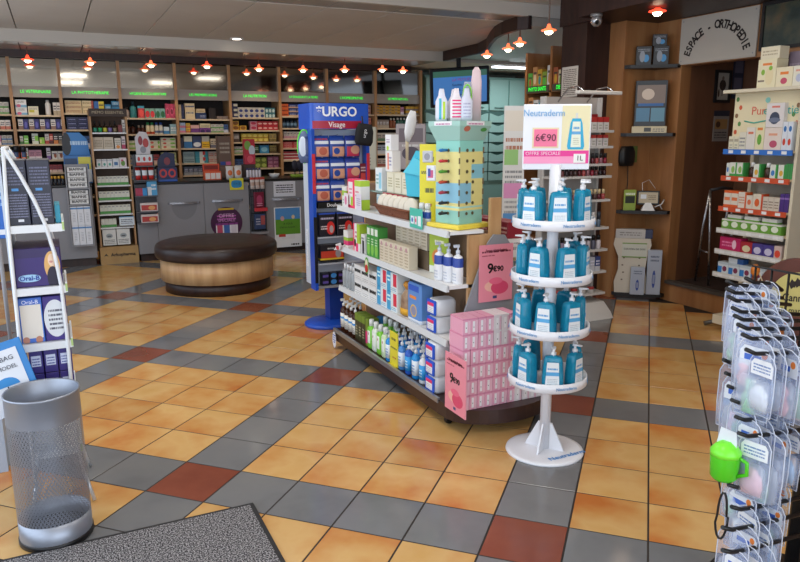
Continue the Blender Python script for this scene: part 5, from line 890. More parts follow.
# price board
bd = part('price_board', MB().bev(-.152, .152, -.008, .008, 1.365, 1.655, .003), mat('#e9ecf2', .4), t, (0, 0, .014), rz=R(-26))
YF = -.0085
part('picture_panel', MB().box(.02, .146, YF - .001, YF, 1.43, 1.648), mat('#e8dfb4', .5), bd)
part('bottle_print', MB().prism_y([(.05, 1.455), (.12, 1.455), (.124, 1.47), (.112, 1.57), (.104, 1.592), (.066, 1.592), (.058, 1.57), (.046, 1.47)], YF - .002, YF - .001), mat('#2fa8d0', .5), bd)
part('bottle_print', MB().prism_y([(.062, 1.465), (.108, 1.465), (.102, 1.578), (.068, 1.578)], YF - .003, YF - .002), card('#e2e6d0', [('r', 0, 1, .5, .62, '#5aa0d0'), ('t', .2, .8, .1, .4, '#b8b8a0', 4), ('t', .2, .8, .7, .9, '#6aa0c8', 1)]), bd)
part('bottle_print', MB().box(.08, .09, YF - .002, YF - .001, 1.592, 1.616), mat('#d6d6d0', .5), bd)
part('pink_note', MB().box(-.105, -.0, YF - .003, YF - .002, 1.468, 1.545), mat('#f27a9e', .5), bd); part('note_border', MB().box(-.112, .007, YF - .002, YF - .001, 1.461, 1.552), mat('#e8d8b0', .5), bd)
part('pink_band', MB().box(-.148, .146, YF - .0015, YF - .0005, 1.392, 1.45), mat('#e63a94', .5), bd); part('pink_band', MB().box(-.148, .08, YF - .0025, YF - .0015, 1.392, 1.424), mat('#f49ac0', .5), bd); part('white_note', MB().box(.078, .132, YF - .0035, YF - .0025, 1.395, 1.435), mat('#f0f0ea', .5), bd)
text(bd, 'Neutraderm', .042, (-.062, YF - .003, 1.615), m_=mat('#7ab0dc', .5), sx=.88); text(bd, '6€90', .044, (-.052, YF - .005, 1.506), m_=mat('#5a1d34', .5)); text(bd, 'OFFRE SPECIALE', .022, (-.062, YF - .003, 1.437), m_=mat('#f6d0e2', .5)); text(bd, '1L', .032, (.105, YF - .0045, 1.415), m_=BLACK)
# ================================================================== COSMETICS DISPLAY
t = thing('cosmetics_display', 'white cosmetics display with lamp bar and rows of nail varnish beside the wood corner', 'display stand', (3.68, 1.5, 0))
cw = mat('#c9c6c2', .4)
part('base', MB().prism_x([(-.11, 0), (.25, 0), (.25, .13), (.02, .12), (-.07, .05)], -.3, .27), cw, t); part('back_panel', MB().box(-.29, .29, .24, .26, .1, 1.84), mat('#a9a39d', .5), t)
NZ = [1.572, 1.444, 1.30, 1.201, 1.003, .768, .58, .389, .2]
for z in NZ: part('shelf', MB().box(-.29, .29, .03, .24, z - .02, z), cw, t)
for sx in (-1, 1): part('upright', MB().box(sx * .29 - .01, sx * .29 + .01, .2, .26, .1, 1.84), cw, t)
lb = part('lamp_bar', MB().bev(-.22, .22, -.12, -.07, 1.845, 1.872, .006), mat('#d6d2cc', .4), t)
for sx in (-1, 1): part('lamp_arm', MB().tube([(sx * .15, .22, 1.8), (sx * .15, .1, 1.9), (sx * .15, -.02, 1.91), (sx * .15, -.09, 1.87)], .006, 6), CHROME, lb)
pal = ['#5a1a24', '#8a2a3a', '#3a1a1c', '#a84a4a', '#6a3a3a', '#4a3430', '#90606a', '#2a2024']
for r_, z in enumerate((NZ[2], NZ[3], NZ[4])):
    for k in range(12): put('nail_polish', bottlemesh(.016, .085, .45, .75), [mat(pal[(k * 3 + r_) % 8], .2), mat('#17171a', .35) if r_ < 2 else mat('#c9b48a', .3)], (3.43 + k * .044, 1.56, z), 0, None, None, 'small dark nail varnish bottle on the %s varnish row of the cosmetics display' % ('upper', 'middle', 'lower')[r_], 'bottle', 'nail varnish row %d' % r_)
for k in range(8): put('care_carton', boxmesh(.05, .05, .105), card('#d8d2ce', [('r', 0, 1, .6, 1, '#b8302e'), ('t', .2, .8, .1, .5, '#998', 2)]), (3.45 + k * .064, 1.57, NZ[0]), 0, None, None, 'white carton with red top on the highest cosmetics shelf', 'box', 'red topped cartons upper')
for k in range(8): put('care_carton', boxmesh(.05, .05, .09), card('#d2cccA', [('r', 0, 1, .7, 1, '#a83430'), ('t', .2, .8, .1, .6, '#998', 2)]), (3.45 + k * .064, 1.57, NZ[1]), 0, None, None, 'white carton with red top on the second cosmetics shelf', 'box', 'red topped cartons lower')
put('care_carton', boxmesh(.1, .05, .13), mat('#8a1d24', .4), (3.83, 1.66, NZ[0]), 0, None, None, 'dark red card standing at the back of the highest cosmetics shelf', 'card')
for k in range(8): put('lipstick', bottlemesh(.018, .13, .5, .85), [mat(('#8a3a44', '#39506a', '#7a2a30', '#5a6a7a')[k % 4], .25), mat(('#c9c4c0', '#2a3440')[k % 2], .3)], (3.46 + k * .06, 1.56, NZ[5]), 0, None, None, 'slim coloured mascara tube on the cosmetics display', 'tube', 'mascara tubes')
for k in range(9): put('eye_shadow_tube', bottlemesh(.02, .12, .35, .7), [mat(('#cfc8cc', '#8a7a90', '#b8b0b4', '#5a5a6a')[k % 4], .25), BLACK], (3.45 + k * .055, 1.56, NZ[6]), 0, None, None, 'pale cosmetic tube with black cap on the cosmetics display', 'tube', 'pale cosmetic tubes')
for k in range(8): put('care_carton', boxmesh(.052, .06, .125), cc(('#2a3566', '#6a6f9a', '#b8bcc8', '#3a4a80')[k % 4], '#c9ccd4', '#dde'), (3.46 + k * .06, 1.57, NZ[7]), 0, None, None, 'blue or grey cosmetic carton on the low cosmetics shelf', 'box', 'blue cosmetic cartons')
for k in range(5): put('sample_pot', bottlemesh(.03, .05, .4, .9), [mat('#b8b4b0', .2), mat(('#a83a3a', '#d0ccc8')[k % 2], .3)], (3.48 + k * .09, 1.57, NZ[8]), 0, None, None, 'small round sample pot on the lowest cosmetics shelf', 'pot', 'sample pots')
# leaflet board behind the gondola
t = thing('leaflet_board', 'tall white leaflet board with green pink and blue blocks behind the bottle stand', 'board', (3.08, 1.68, 0), R(-24)); part('panel', MB().box(-.085, .085, -.006, .006, .55, 1.76), card('#d6d4d0', [('r', .05, .95, .84, .97, '#d8cfc0'), ('r', .05, .7, .62, .72, '#8fbf6a'), ('t', .1, .9, .72, .82, '#a86a4a', 2), ('r', .05, .95, .4, .5, '#d88ab8'), ('t', .1, .9, .5, .6, '#888', 3), ('r', .05, .95, .2, .3, '#4f8fc8'), ('t', .1, .9, .05, .18, '#888', 3), ('t', .1, .9, .3, .4, '#999', 3)]), t); part('post', MB().box(-.015, .015, .006, .03, .01, 1.6), GREY, t); part('foot', MB().lathe([(.13, 0), (.13, .012), (.02, .02)], 24), GREY, t)
# ================================================================== ORTHOPAEDIC CORNER
t = thing('corner_shelf', 'black triangular shelves in the wood-lined orthopaedic corner', 'shelf', (0, 0, 0))
OZ = [2.145, 1.548, .843, .06]
for z in OZ: part('board', MB().prism([(4.475, 1.998), (4.848, 1.998), (4.848, 1.7), (4.8, 1.69), (4.49, 1.94)], z - .03, z), mat('#16110f', .4), t)
part('plinth', MB().prism([(4.5, 1.99), (4.84, 1.99), (4.84, 1.74), (4.79, 1.74)], 0, .03), WOODD, t)
CR = R(-40)
def ob(name, lab, x, y, z, w_, d, h, m_, cat='box', rz=CR, g=None): return put(name, boxmesh(w_, d, h, .002), m_, (x, y, z), rz, None, None, lab, cat, g)
bk = card('#1d2024', [('e', .65, .35, .2, .2, '#3a8ac0'), ('e', .4, .45, .18, .3, '#8a8f98'), ('t', .1, .9, .72, .9, '#8a8f98', 2)])
for k in range(2): ob('brace_box', 'black brace box with blue dot on the highest corner shelf, %s' % ('by the column', 'by the sign')[k], 4.615 + k * .115, 1.915 - k * .09, OZ[0], .13, .06, .16, bk, g='black brace boxes')
ob('brace_box', 'black brace box topmost on the highest corner shelf', 4.73, 1.85, OZ[0] + .162, .12, .06, .1, bk)
ob('support_box', 'dark knee support box standing on a cream box on the second corner shelf', 4.68, 1.86, OZ[1] + .062, .27, .06, .4, card('#23282e', [('r', .05, .48, .1, .4, '#4a7a9a'), ('r', .52, .95, .1, .4, '#5a8aa0'), ('r', .05, .95, .5, .9, '#7a6a60'), ('e', .4, .7, .2, .12, '#c9b8a8'), ('r', .1, .9, .44, .5, '#1f5a9a')])); ob('support_box', 'low cream box under the dark knee support box', 4.68, 1.86, OZ[1], .3, .07, .06, card('#c9bc9a', [('r', .35, .55, .2, .8, '#3a3a34'), ('t', .6, .95, .2, .8, '#666', 2)]))
t = thing('wall_monitor', 'round black wall monitor with hanging cable in the wood corner', 'device', (4.53, 1.96, 1.25)); part('body', MB().sq([(.07, .03, 0), (.085, .04, .04), (.085, .04, .13), (.06, .03, .18)], 16, 3), BLACK, t); part('cable', MB().tube([(.02, 0, .01), (.03, .0, -.15), (.025, .01, -.4)], .004, 6), BLACK, t)
ob('green_card', 'green card fixed to the wood behind the black monitor', 4.64, 1.985, 1.28, .08, .006, .15, mat('#5a6a34', .5), 'card', 0)
ob('booklet', 'green and white booklet standing on the third corner shelf', 4.56, 1.92, OZ[2], .11, .02, .19, card('#9ab04a', [('r', .1, .9, .35, .7, '#2a3020'), ('t', .1, .9, .75, .95, '#e8ecd8', 1)]), 'booklet', R(-25))
t = thing('pressure_monitor', 'black framed tablet device with white cables on the third corner shelf', 'device', (4.71, 1.84, OZ[2]), CR); part('screen_frame', MB().bev(-.1, .1, -.012, .012, .05, .18, .004), BLACK, t, rot=(R(-8), 0, 0)); part('screen', MB().box(-.085, .085, -.016, -.012, .065, .165), card('#b8a88a', [('r', .1, .4, .4, .8, '#d8dce0'), ('t', .5, .9, .3, .8, '#7a6a50', 3)]), t, rot=(R(-8), 0, 0)); part('stand', MB().loft([[(-.06, -.05, 0), (.06, -.05, 0), (.06, .05, 0), (-.06, .05, 0)], [(-.025, -.01, .07), (.025, -.01, .07), (.025, .02, .07), (-.025, .02, .07)]]), WHITE, t)
part('cable', MB().tube([(.06, 0, .03), (.12, -.02, .06), (.14, -.0, .1), (.11, .02, .04), (.13, .02, .01)], .005, 6), WHITE, t); part('cable', MB().tube([(-.05, .02, .15), (-.06, .03, .25), (.0, .03, .28), (.06, .03, .2)], .003, 6), WHITE, t)
t = thing('back_cushion', 'white contoured back cushion standing in the foot of the wood corner', 'cushion', (4.62, 1.9, OZ[3]), CR)
part('cushion_body', MB().prism_y([(-.15, 0), (.13, 0), (.15, .08), (.115, .22), (.13, .36), (.16, .46), (.15, .52), (-.17, .52), (-.18, .46), (-.13, .34), (-.125, .22), (-.16, .1)], -.04, .03), mat('#cfc6b6', .6), t)
for k in range(5):
    part('hole', MB().prism_y([(-.008, 0), (.008, 0), (.008, .012), (-.008, .012)], -.042, -.04), mat('#6a5a4a', .6), t, (-.09 + .01 * (k % 2), 0, .12 + k * .07)); part('hole', MB().prism_y([(-.008, 0), (.008, 0), (.008, .012), (-.008, .012)], -.042, -.04), mat('#6a5a4a', .6), t, (.06, 0, .12 + k * .07))
lbp = part('paper_label', MB().box(-.1, .12, -.046, -.041, .34, .48), card('#c9cabc', [('r', 0, 1, 0, .08, '#7a9a4a'), ('r', 0, 1, .92, 1, '#7a9a4a')]), t); text(lbp, 'COUSSIN DE DOS', .024, (.01, -.047, .42), m_=BLACK)
ob('cushion_box', 'long white box lying on top of the white back cushion', 4.62, 1.9, OZ[3] + .521, .33, .07, .085, card('#bcb8b4', [('r', .8, 1, 0, 1, '#2a3050'), ('t', .1, .7, .3, .8, '#8a8680', 2)]))
for k, (h, x, y) in enumerate(((.26, 4.60, 1.80), (.42, 4.735, 1.735))): ob('brace_carton', ('shorter' if k == 0 else 'taller') + ' pale blue splint carton in front of the back cushion', x, y, OZ[3], .125, .05, h, card('#a9b2c2', [('e', .5, .35, .12, .2, '#2f4a9a'), ('r', .42, .58, .25, .45, '#8a94b0'), ('t', .2, .8, .75, .92, '#6a7488', 2)]))
# ================================================================== HEADER SIGN, PICTURES, CCTV
t = thing('header_sign', 'pale sign panel lettered ESPACE - ORTHOPEDIE in an arc above the alcove', 'sign', (4.845, 1.325, 2.116))
part('panel', MB().box(-.012, 0, -.385, .385, .02, .405), mat('#b3ada3', .5), t)
S_ = 'ESPACE - ORTHOPEDIE'
for i, ch in enumerate(S_):
    if ch == ' ': continue
    th = R(-70 + 140 * i / (len(S_) - 1)); text(t, ch, .094, (-.014, -.312 * math.sin(th), .312 * math.cos(th)), rot=(R(90), th, R(-90)), m_=mat('#1d1512', .5), bold=.0028, sx=.8, name='letter')
for y, z in ((.36, .38), (-.36, .38), (.36, .05), (-.36, .05)): part('screw', MB().lathe([(.006, 0), (.006, .003)], 8), GREY, t, (-.012, y, z), rot=(0, R(-90), 0))
def frame(lab, loc, w_, h, fr, art, rz, cat='picture'):
    t = thing('framed_picture', lab, cat, loc, rz); b_ = .025
    part('frame', MB().box(-w_ / 2, w_ / 2, -.02, 0, 0, b_).box(-w_ / 2, w_ / 2, -.02, 0, h - b_, h).box(-w_ / 2, -w_ / 2 + b_, -.02, 0, b_, h - b_).box(w_ / 2 - b_, w_ / 2, -.02, 0, b_, h - b_), fr, t); part('print', MB().box(-w_ / 2 + b_, w_ / 2 - b_, -.01, -.002, b_, h - b_), art, t)
frame('dark framed abstract green painting on the wall right of the sign', (4.846, .62, 2.17), .58, .36, BLACK, noisy('abstract_art', ['#16201c', '#2c3a34', '#4a4a38', '#6a5036'], 6, .3), F)
frame('black framed botanical print of a dark plant in the alcove', (5.37, 1.687, 1.82), .2, .29, BLACK, card('#a9a298', [('e', .5, .55, .28, .2, '#2a1c18'), ('r', .47, .53, .15, .8, '#3a2a20'), ('e', .5, .8, .1, .08, '#6a5a50'), ('e', .2, .25, .08, .15, '#4a3a30')]), 0)
put('wall_poster', boxmesh(.2, .004, .28), card('#8a8480', [('r', 0, 1, .82, 1, '#23283a'), ('r', .1, .9, .4, .72, '#a07a4a'), ('e', .3, .55, .15, .1, '#4a3020'), ('t', .1, .9, .1, .35, '#444', 3)]), (5.4, 1.685, 1.47), 0, None, None, 'small poster with brown pictures below the botanical print', 'poster')
put('wall_poster', boxmesh(.14, .004, .42), card('#23283c', [('r', .15, .9, .55, .92, '#5a5668'), ('r', .15, .9, .08, .45, '#5a5668')]), (5.57, 1.685, 1.86), 0, None, None, 'navy poster with two pale squares beside the botanical print', 'poster')
t = thing('crutch_frame', 'slender steel walking frame standing in the dark alcove', 'walking frame', (5.2, 1.42, .18))
for dx in (-.14, .14):
    part('leg', MB().tube([(dx - .02, -.05, .0), (dx, 0, .5), (dx + .01, .04, .86)], .011, 8), STEEL, t); part('leg', MB().tube([(dx + .05, .16, 0), (dx + .02, .1, .5), (dx + .01, .04, .86)], .011, 8), STEEL, t); part('brace', MB().tube([(dx - .01, -.02, .3), (dx + .035, .13, .3)], .008, 6), STEEL, t)
part('handle', MB().tube([(-.13, .04, .86), (0, .02, .88), (.15, .04, .86)], .014, 8), mat('#3a3a3e', .5), t)
t = thing('cctv_camera', 'silver dome security camera under the dark ceiling soffit', 'camera', (3.99, 1.84, 2.53)); part('mount', MB().lathe([(.05, 0), (.05, -.02), (.04, -.03)], 18), mat('#8a8a8c', .3, .6), t); part('dome', MB().lathe([(.04, -.028), (.047, -.05), (.042, -.08), (.022, -.1), (.002, -.104)], 18), mat('#b9b9bc', .2, .7), t); part('lens', MB().lathe([(.018, 0), (.014, .02)], 12), BLACK, t, (-.02, -.03, -.075), rot=(R(70), 0, R(-30)))
t = thing('price_list', 'white typed sheet pinned to the dark column face', 'notice', (4.197, 2.41, 1.885), F); part('sheet', MB().box(-.115, .115, -.003, 0, 0, .275), card('#b9b6b2', [('t', .08, .92, .06, .94, '#55504c', 14)]), t)
# ================================================================== WOOD SHELF WITH GREEN SIGNS BEHIND THE COLUMN
t = thing('corner_wall_shelf', 'beech wall shelf with lit green signs behind the dark column', 'shelf', (4.58, 2.72, 0))
for y in (0, .48, .92): part('side_panel', MB().box(0, .35, y - .018, y + .018, 0, 2.42 + .03 * (y < .6)), WOODR, t)
part('back_panel', MB().box(.33, .35, 0, .92, 0, 2.4), mat('#3a2a20', .6), t)
for z in (2.0, 1.75, 1.5, 1.25, 1.0, .7, .4, .1): part('board', MB().box(0, .33, .018, .902, z - .02, z), WOODR, t)
for y0, s in ((.24, 'DIETETIQUE'), (.7, 'PHYTO SANTE')):
    bd = part('sign_band', MB().box(-.006, .004, y0 - .2, y0 + .2, 1.985, 2.06), mat('#4a4a40', .5), t); text(bd, s, .06, (-.009, y0, 2.022), rot=(R(90), 0, R(-90)), m_=greenl, sx=.8)
CP = ['#b8885a', '#4fae4a', '#2f8a9a', '#d8cfae', '#a85a3a', '#cfd6da', '#7a9a3a', '#c8a23a']
for k in range(10): put('food_carton', boxmesh(.075, .1, .2 + .03 * (k % 3)), card(CP[k % 8], [('e', .5, .5, .3, .2, CP[(k + 3) % 8]), ('t', .1, .9, .7, .9, '#333', 1)]), (4.64, 2.79 + k * .085 + (.02 if k > 4 else 0), 2.0), F, None, None, 'colourful dietary food carton on the top board behind the lit green signs', 'box', 'dietary food cartons top')
for zi, z in enumerate((1.75, 1.5)):
    for k in range(9): put('food_carton', boxmesh(.085, .1, .13 + .03 * ((k + zi) % 3)), card(CP[(k * 3 + zi) % 8], [('r', 0, 1, 0, .4, CP[(k + 5 + zi) % 8]), ('t', .1, .9, .5, .9, '#222', 2)]), (4.64, 2.8 + k * .094, z), F, None, None, 'mixed food carton on the %s board below the green signs' % ('first', 'second')[zi], 'box', 'mixed food cartons %d' % zi)
# ================================================================== SCREEN AND TEAL CABINET IN THE BACK ROOM
t = thing('wall_screen', 'black framed screen with blue notice hanging above the counter end', 'screen', (5.12, 6.0, 2.22)); t.rotation_euler = (R(8), R(-4), R(-14))
part('bezel', MB().bev(-.44, .44, -.02, .03, -.27, .27, .01), BLACK, t)
sc_ = part('display', MB().box(-.4, .4, -.023, -.02, -.225, .225), card('#4a7fc0', [('r', 0, 1, .82, 1, '#3f6a5a')], .2, emit=.55), t); text(sc_, 'LA MUTUELLE', .055, (.05, -.026, .1), m_=mat('#a03a9a', .4, emit=.3)); text(sc_, 'Gouttes, allergie,', .045, (.03, -.026, .03), m_=mat('#1d3a6a', .4)); text(sc_, 'rhinite, asthme :', .045, (.03, -.026, -.04), m_=mat('#1d3a6a', .4)); text(sc_, 'parlez-en !', .045, (.03, -.026, -.11), m_=mat('#1d3a6a', .4))
part('bracket', MB().box(-.03, .03, .03, .06, .0, .4), BLACK, t)
t = thing('teal_cabinet', 'pale teal medicine cabinet with wave-edged drawers in the back room', 'cabinet', (5.3, 7.4, 0)); tl = mat('#8fb4ac', .45); tld = mat('#7ba39b', .5)
part('body', MB().box(0, 2.15, .03, .6, 0, 2.5), tld, t)
for k, (a_, b_) in enumerate(((.0, .42), (.43, .82), (.83, 1.22), (1.23, 1.62), (1.63, 2.14))):
    d_ = part('door', MB().bev(a_ + .01, b_ - .01, 0, .03, 1.95, 2.46, .004), tl, t); part('handle', MB().tube([((a_ + b_) / 2 - .09, -.015, 2.0), ((a_ + b_) / 2, -.03, 2.0), ((a_ + b_) / 2 + .09, -.015, 2.0)], .008, 6), mat('#6a8f88', .4), d_)
    for r_ in range(7):
        z1 = 1.9 - r_ * .165; c = (a_ + b_) / 2; w2 = (b_ - a_) / 2 - .008; n = 12
        pts = [(c - w2, z1 - .15), (c + w2, z1 - .15)] + [(c + w2 - 2 * w2 * k_ / n, z1 - .045 * math.sin(math.pi * k_ / n) ** 2) for k_ in range(n + 1)]
        part('drawer', MB().prism_y(pts, -.005, .03), tl, t)
part('slot_back', MB().box(.005, 2.14, .028, .032, .75, 1.93), mat('#3f5f5a', .6), t)
t = thing('tube_light', 'slanting white fluorescent light strip under the back room ceiling', 'lamp', (6.55, 6.55, 2.585)); part('diffuser', MB().box(-.5, .5, -.06, .06, -.02, 0), mat('#eef6ff', .4, emit=5), t); part('housing', MB().box(-.52, .52, -.07, .07, 0, .014), WHITE, t)
l = bpy.data.lights.new('tube_light_glow', 'AREA'); l.size = 1; l.size_y = .12; l.shape = 'RECTANGLE'; l.energy = 22; l.color = (.88, .95, 1); lo = bpy.data.objects.new('tube_light_glow', l); col.objects.link(lo); lo.parent = t; lo.location = (0, 0, -.03)
# cards and gadgets on the far side of the gondola, seen above it
for k, (x, y, w_, h, m_, lab) in enumerate(((2.55, 3.55, .3, .42, card('#b8b6a6', [('e', .3, .6, .2, .12, '#8fae4a'), ('t', .2, .8, .1, .4, '#8a8a80', 4)]), 'sage leaflet panel on the floor stand behind the gondola'), (3.0, 3.35, .3, .45, card('#b0a8ac', [('r', .1, .9, .6, .9, '#7a7078'), ('e', .5, .35, .3, .15, '#5a5260'), ('t', .2, .8, .5, .6, '#ddd', 1)]), 'mauve leaflet panel on the floor stand behind the gondola'))):
    t = thing('leaflet_stand', lab, 'stand', (x, y, 0), R(-25)); part('panel', MB().bev(-w_ / 2, w_ / 2, -.01, .01, 1.2, 1.2 + h, .01), m_, t); part('post', MB().tube([(0, .02, .02), (0, .02, 1.4)], .014, 8), GREY, t); part('foot', MB().lathe([(.16, 0), (.16, .015), (.02, .025)], 24), GREY, t)
t = thing('goggles_pack', 'clear lime-trimmed goggles bag hung on the side of the blue stand', 'pack', (1.505, 2.2, 1.33), R(-20)); part('bag', MB().sq([(.03, .012, 0), (.05, .022, .05), (.048, .02, .17), (.02, .008, .25)], 14, 3), card('#5a6a8a', [('e', .4, .5, .3, .3, '#c9d4de'), ('r', .6, .8, .2, .8, '#2a3a66')], .2), t); part('lime_trim', MB().tube([(.05 * math.cos(a_), -.005, .125 + .125 * math.sin(a_)) for a_ in [2 * math.pi * k / 20 for k in range(21)]], .006, 6), mat('#5ad83a', .4), t)
# ================================================================== ESSENTIAL OIL SHELF
t = thing('oil_shelf', 'cream essential-oil shelf with coloured price rails against the right wall', 'shelf', (4.4, 0, 0)); cr = mat('#d6ccb4', .45); RZ = [1.419, 1.219, .986, .817, .652, .469]
part('back_panel', MB().box(.36, .38, .2, .8, .08, 1.84), mat('#c9c4b8', .5), t)
sp = part('side_panel', MB().box(0.02, .38, .2, .222, .05, 1.84), cr, t); part('upright', MB().box(.3, .36, .76, .79, .05, 1.84), cr, t)
part('top_board', MB().box(-.03, .38, .19, .82, 1.835, 1.858), cr, t)
hb = part('header_panel', MB().box(.06, .08, .222, .78, 1.50, 1.835), card('#e0d4b0', []), t)
for k in range(9): part('flower_print', MB().prism_x([(.04 * math.cos(a_) * .35, .03 * math.sin(a_) * .6) for a_ in [2 * math.pi * q / 8 for q in range(8)]], -.001, 0), mat(('#c85a3a', '#5a8a4a', '#8a6a4a')[k % 3], .5), hb, (.0595, .755 - (k % 2) * .03 if k < 5 else .26 + (k % 2) * .03, 1.55 + (k % 5) * .06))
text(hb, 'Pur', .085, (.058, .57, 1.70), rot=(R(90), 0, R(-90)), m_=mat('#d8705a', .5)); text(hb, 'essentiel', .085, (.058, .38, 1.70), rot=(R(90), 0, R(-90)), m_=mat('#4fa8a0', .5)); part('swoosh', MB().tube([(.058, .68, 1.63), (.058, .6, 1.615), (.058, .5, 1.63)], .005, 5), mat('#4fb0a0', .5), hb); part('sun_mark', MB().lathe([(.02, 0), (.02, .001)], 16), mat('#8ac8c0', .5), hb, (.0585, .5, 1.775), rot=(0, R(-90), 0))
rail = ['#2f6fc4', '#c8502c', '#c8502c', '#d2d0c8', '#d2d0c8', '#d2d0c8']
for k, z in enumerate(RZ):
    b_ = part('board', MB().box(0, .36, .222, .78, z - .016, z), mat('#cbb894', .45), t); part('price_rail', MB().box(-.012, 0, .222, .79, z - .034, z + .004), card(rail[k], [('r', .0, 1, .35, .75, '#dcdcdc')] if k > 2 else []), b_)
    for q in range(5): part('price_tag', MB().box(-.0135, -.012, .72 - q * .11 - .02, .72 - q * .11 + .02, z - .026, z - .004), WHITE, b_)
for y in (.3, .88): part('foot', MB().tube([(.33, y if y < .5 else .77, .05), (.15, y if y < .5 else .82, .045), (.04, y if y < .5 else .87, .02)], .018, 8), mat('#55524e', .35, .5), t)
part('kick_panel', MB().box(.02, .36, .222, .78, .05, .12), cr, t)
def oilrow(k, items, d=.07, x=4.415):
    y = .77 if isinstance(k, int) else .575
    for (n_, w_, h, m_, lab, name) in items:
        for j in range(n_):
            put(name, boxmesh(w_ - .003, d, h, .001), m_, (x + d / 2, y - w_ / 2, RZ[k] if isinstance(k, int) else k), F, None, None, lab, 'box', lab); y -= w_
oilrow(1.858, [(1, .15, .2, card('#e6dcb8', [('r', .25, .75, .78, .86, '#e8843a'), ('e', .3, .55, .1, .1, '#8ab83a'), ('e', .65, .4, .22, .3, '#e4d4a8'), ('e', .7, .68, .1, .08, '#8ab83a'), ('r', .05, .4, .22, .28, '#8a7a6a')]), 'tall cream diffuser carton with green leaves on the oil shelf top', 'diffuser_carton'), (1, .13, .135, card('#e6dab8', [('r', .25, .75, .62, .76, '#e8843a'), ('e', .5, .3, .2, .16, '#c8506a')]), 'cream diffuser carton with pink bulb on the oil shelf top', 'diffuser_carton'), (1, .08, .135, card('#e2dcc8', [('r', .25, .9, .72, .82, '#e0a08a'), ('e', .6, .4, .3, .2, '#b8bcd0')]), 'cream diffuser carton with silver disc on the oil shelf top', 'diffuser_carton')], .12)
put('diffuser_carton', boxmesh(.15, .1, .085, .002), card('#e2d8bc', [('t', .1, .9, .3, .8, '#b8a88a', 2)]), (4.475, .495, 2.0585), F, None, None, 'cream carton topmost on the tall diffuser carton', 'box'); put('diffuser_carton', boxmesh(.1, .06, .25, .002), card('#8a7a88', [('t', .1, .9, .3, .8, '#b0a0b0', 2)]), (4.6, .4, 1.8585), F, None, None, 'mauve carton standing behind the diffuser cartons', 'box')
oilrow(0, [(2, .045, .1, card('#d8d2b8', [('r', .1, .9, .6, .8, '#a8a08a'), ('t', .2, .8, .1, .5, '#998', 2)]), 'slim white oil carton at the end of the blue railed shelf', 'oil_carton'), (1, .06, .13, card('#d9d4c2', [('t', .1, .9, .2, .8, '#888', 3)]), 'white oil carton beside the slim ones on the blue railed shelf', 'oil_carton'), (1, .075, .165, card('#dcd6cc', [('r', .2, .8, .7, .8, '#d87a5a')]), 'white capsule-shaped diffuser pack on the blue railed shelf', 'oil_carton'), (1, .075, .19, card('#e0d8b0', [('r', .2, .8, .75, .85, '#e0843a'), ('e', .5, .4, .25, .2, '#6aa83a')]), 'cream carton with green leaf on the blue railed shelf', 'oil_carton'), (1, .14, .16, card('#e0d2c8', [('r', .25, .75, .65, .75, '#e0a080'), ('e', .55, .28, .22, .16, '#b8506a')]), 'cream carton with dark pink bulb on the blue railed shelf', 'oil_carton'), (2, .04, .2, card('#d6dce4', [('e', .5, .75, .3, .1, '#2f6fb0'), ('e', .5, .3, .3, .12, '#c8402c')]), 'slim white carton with blue and red dots on the blue railed shelf', 'oil_carton')])
put('oil_carton', boxmesh(.14, .08, .17, .002), card('#dcd6d4', [('r', .3, .75, .8, .88, '#d87a6a'), ('e', .5, .38, .28, .25, '#3a4258'), ('e', .5, .3, .33, .1, '#6a7288')]), (4.46, .405, RZ[0] + .162), F, None, None, 'white carton with dark dome diffuser standing on the pink bulb carton', 'box')
oilrow(1, [(1, .03, .1, card('#d8dcd4', [('e', .5, .5, .3, .2, '#3a7ac0')]), 'slim white carton on the orange railed shelf', 'oil_carton'), (2, .062, .105, card('#d9dcd0', [('r', 0, 1, 0, .2, '#3f9a4a'), ('e', .5, .5, .25, .25, '#8ab85a'), ('r', .85, 1, 0, 1, '#3f9a4a')]), 'white and green oil carton on the orange railed shelf', 'oil_carton')])
for k in range(2): put('oil_bottle', bottlemesh(.026, .11, .3, .5), [mat('#3a2418', .2), WHITE], (4.45, .565 - k * .13, RZ[1]), 0, None, None, 'small brown oil bottle with white cap on the orange railed shelf, %s' % ('farther', 'nearer')[k], 'bottle')
for k in range(3): put('oil_carton', boxmesh(.058, .06, .1), card('#d9dcd0', [('r', .75, 1, 0, 1, '#3f9a4a'), ('e', .4, .4, .25, .2, '#3a7ac0' if k % 2 else '#d8a83a')]), (4.45, (.505, .37, .305)[k], RZ[1]), F, None, None, 'white and green carton between the brown oil bottles, %s' % ('farthest', 'middle', 'nearest')[k], 'box')
put('oil_carton', boxmesh(.05, .12, .11), card('#3f8f4a', [('r', .3, .35, 0, 1, '#2a6a34'), ('r', .65, .7, 0, 1, '#2a6a34')]), (4.48, .25, RZ[1]), F, None, None, 'solid green carton at the near end of the orange railed shelf', 'box')
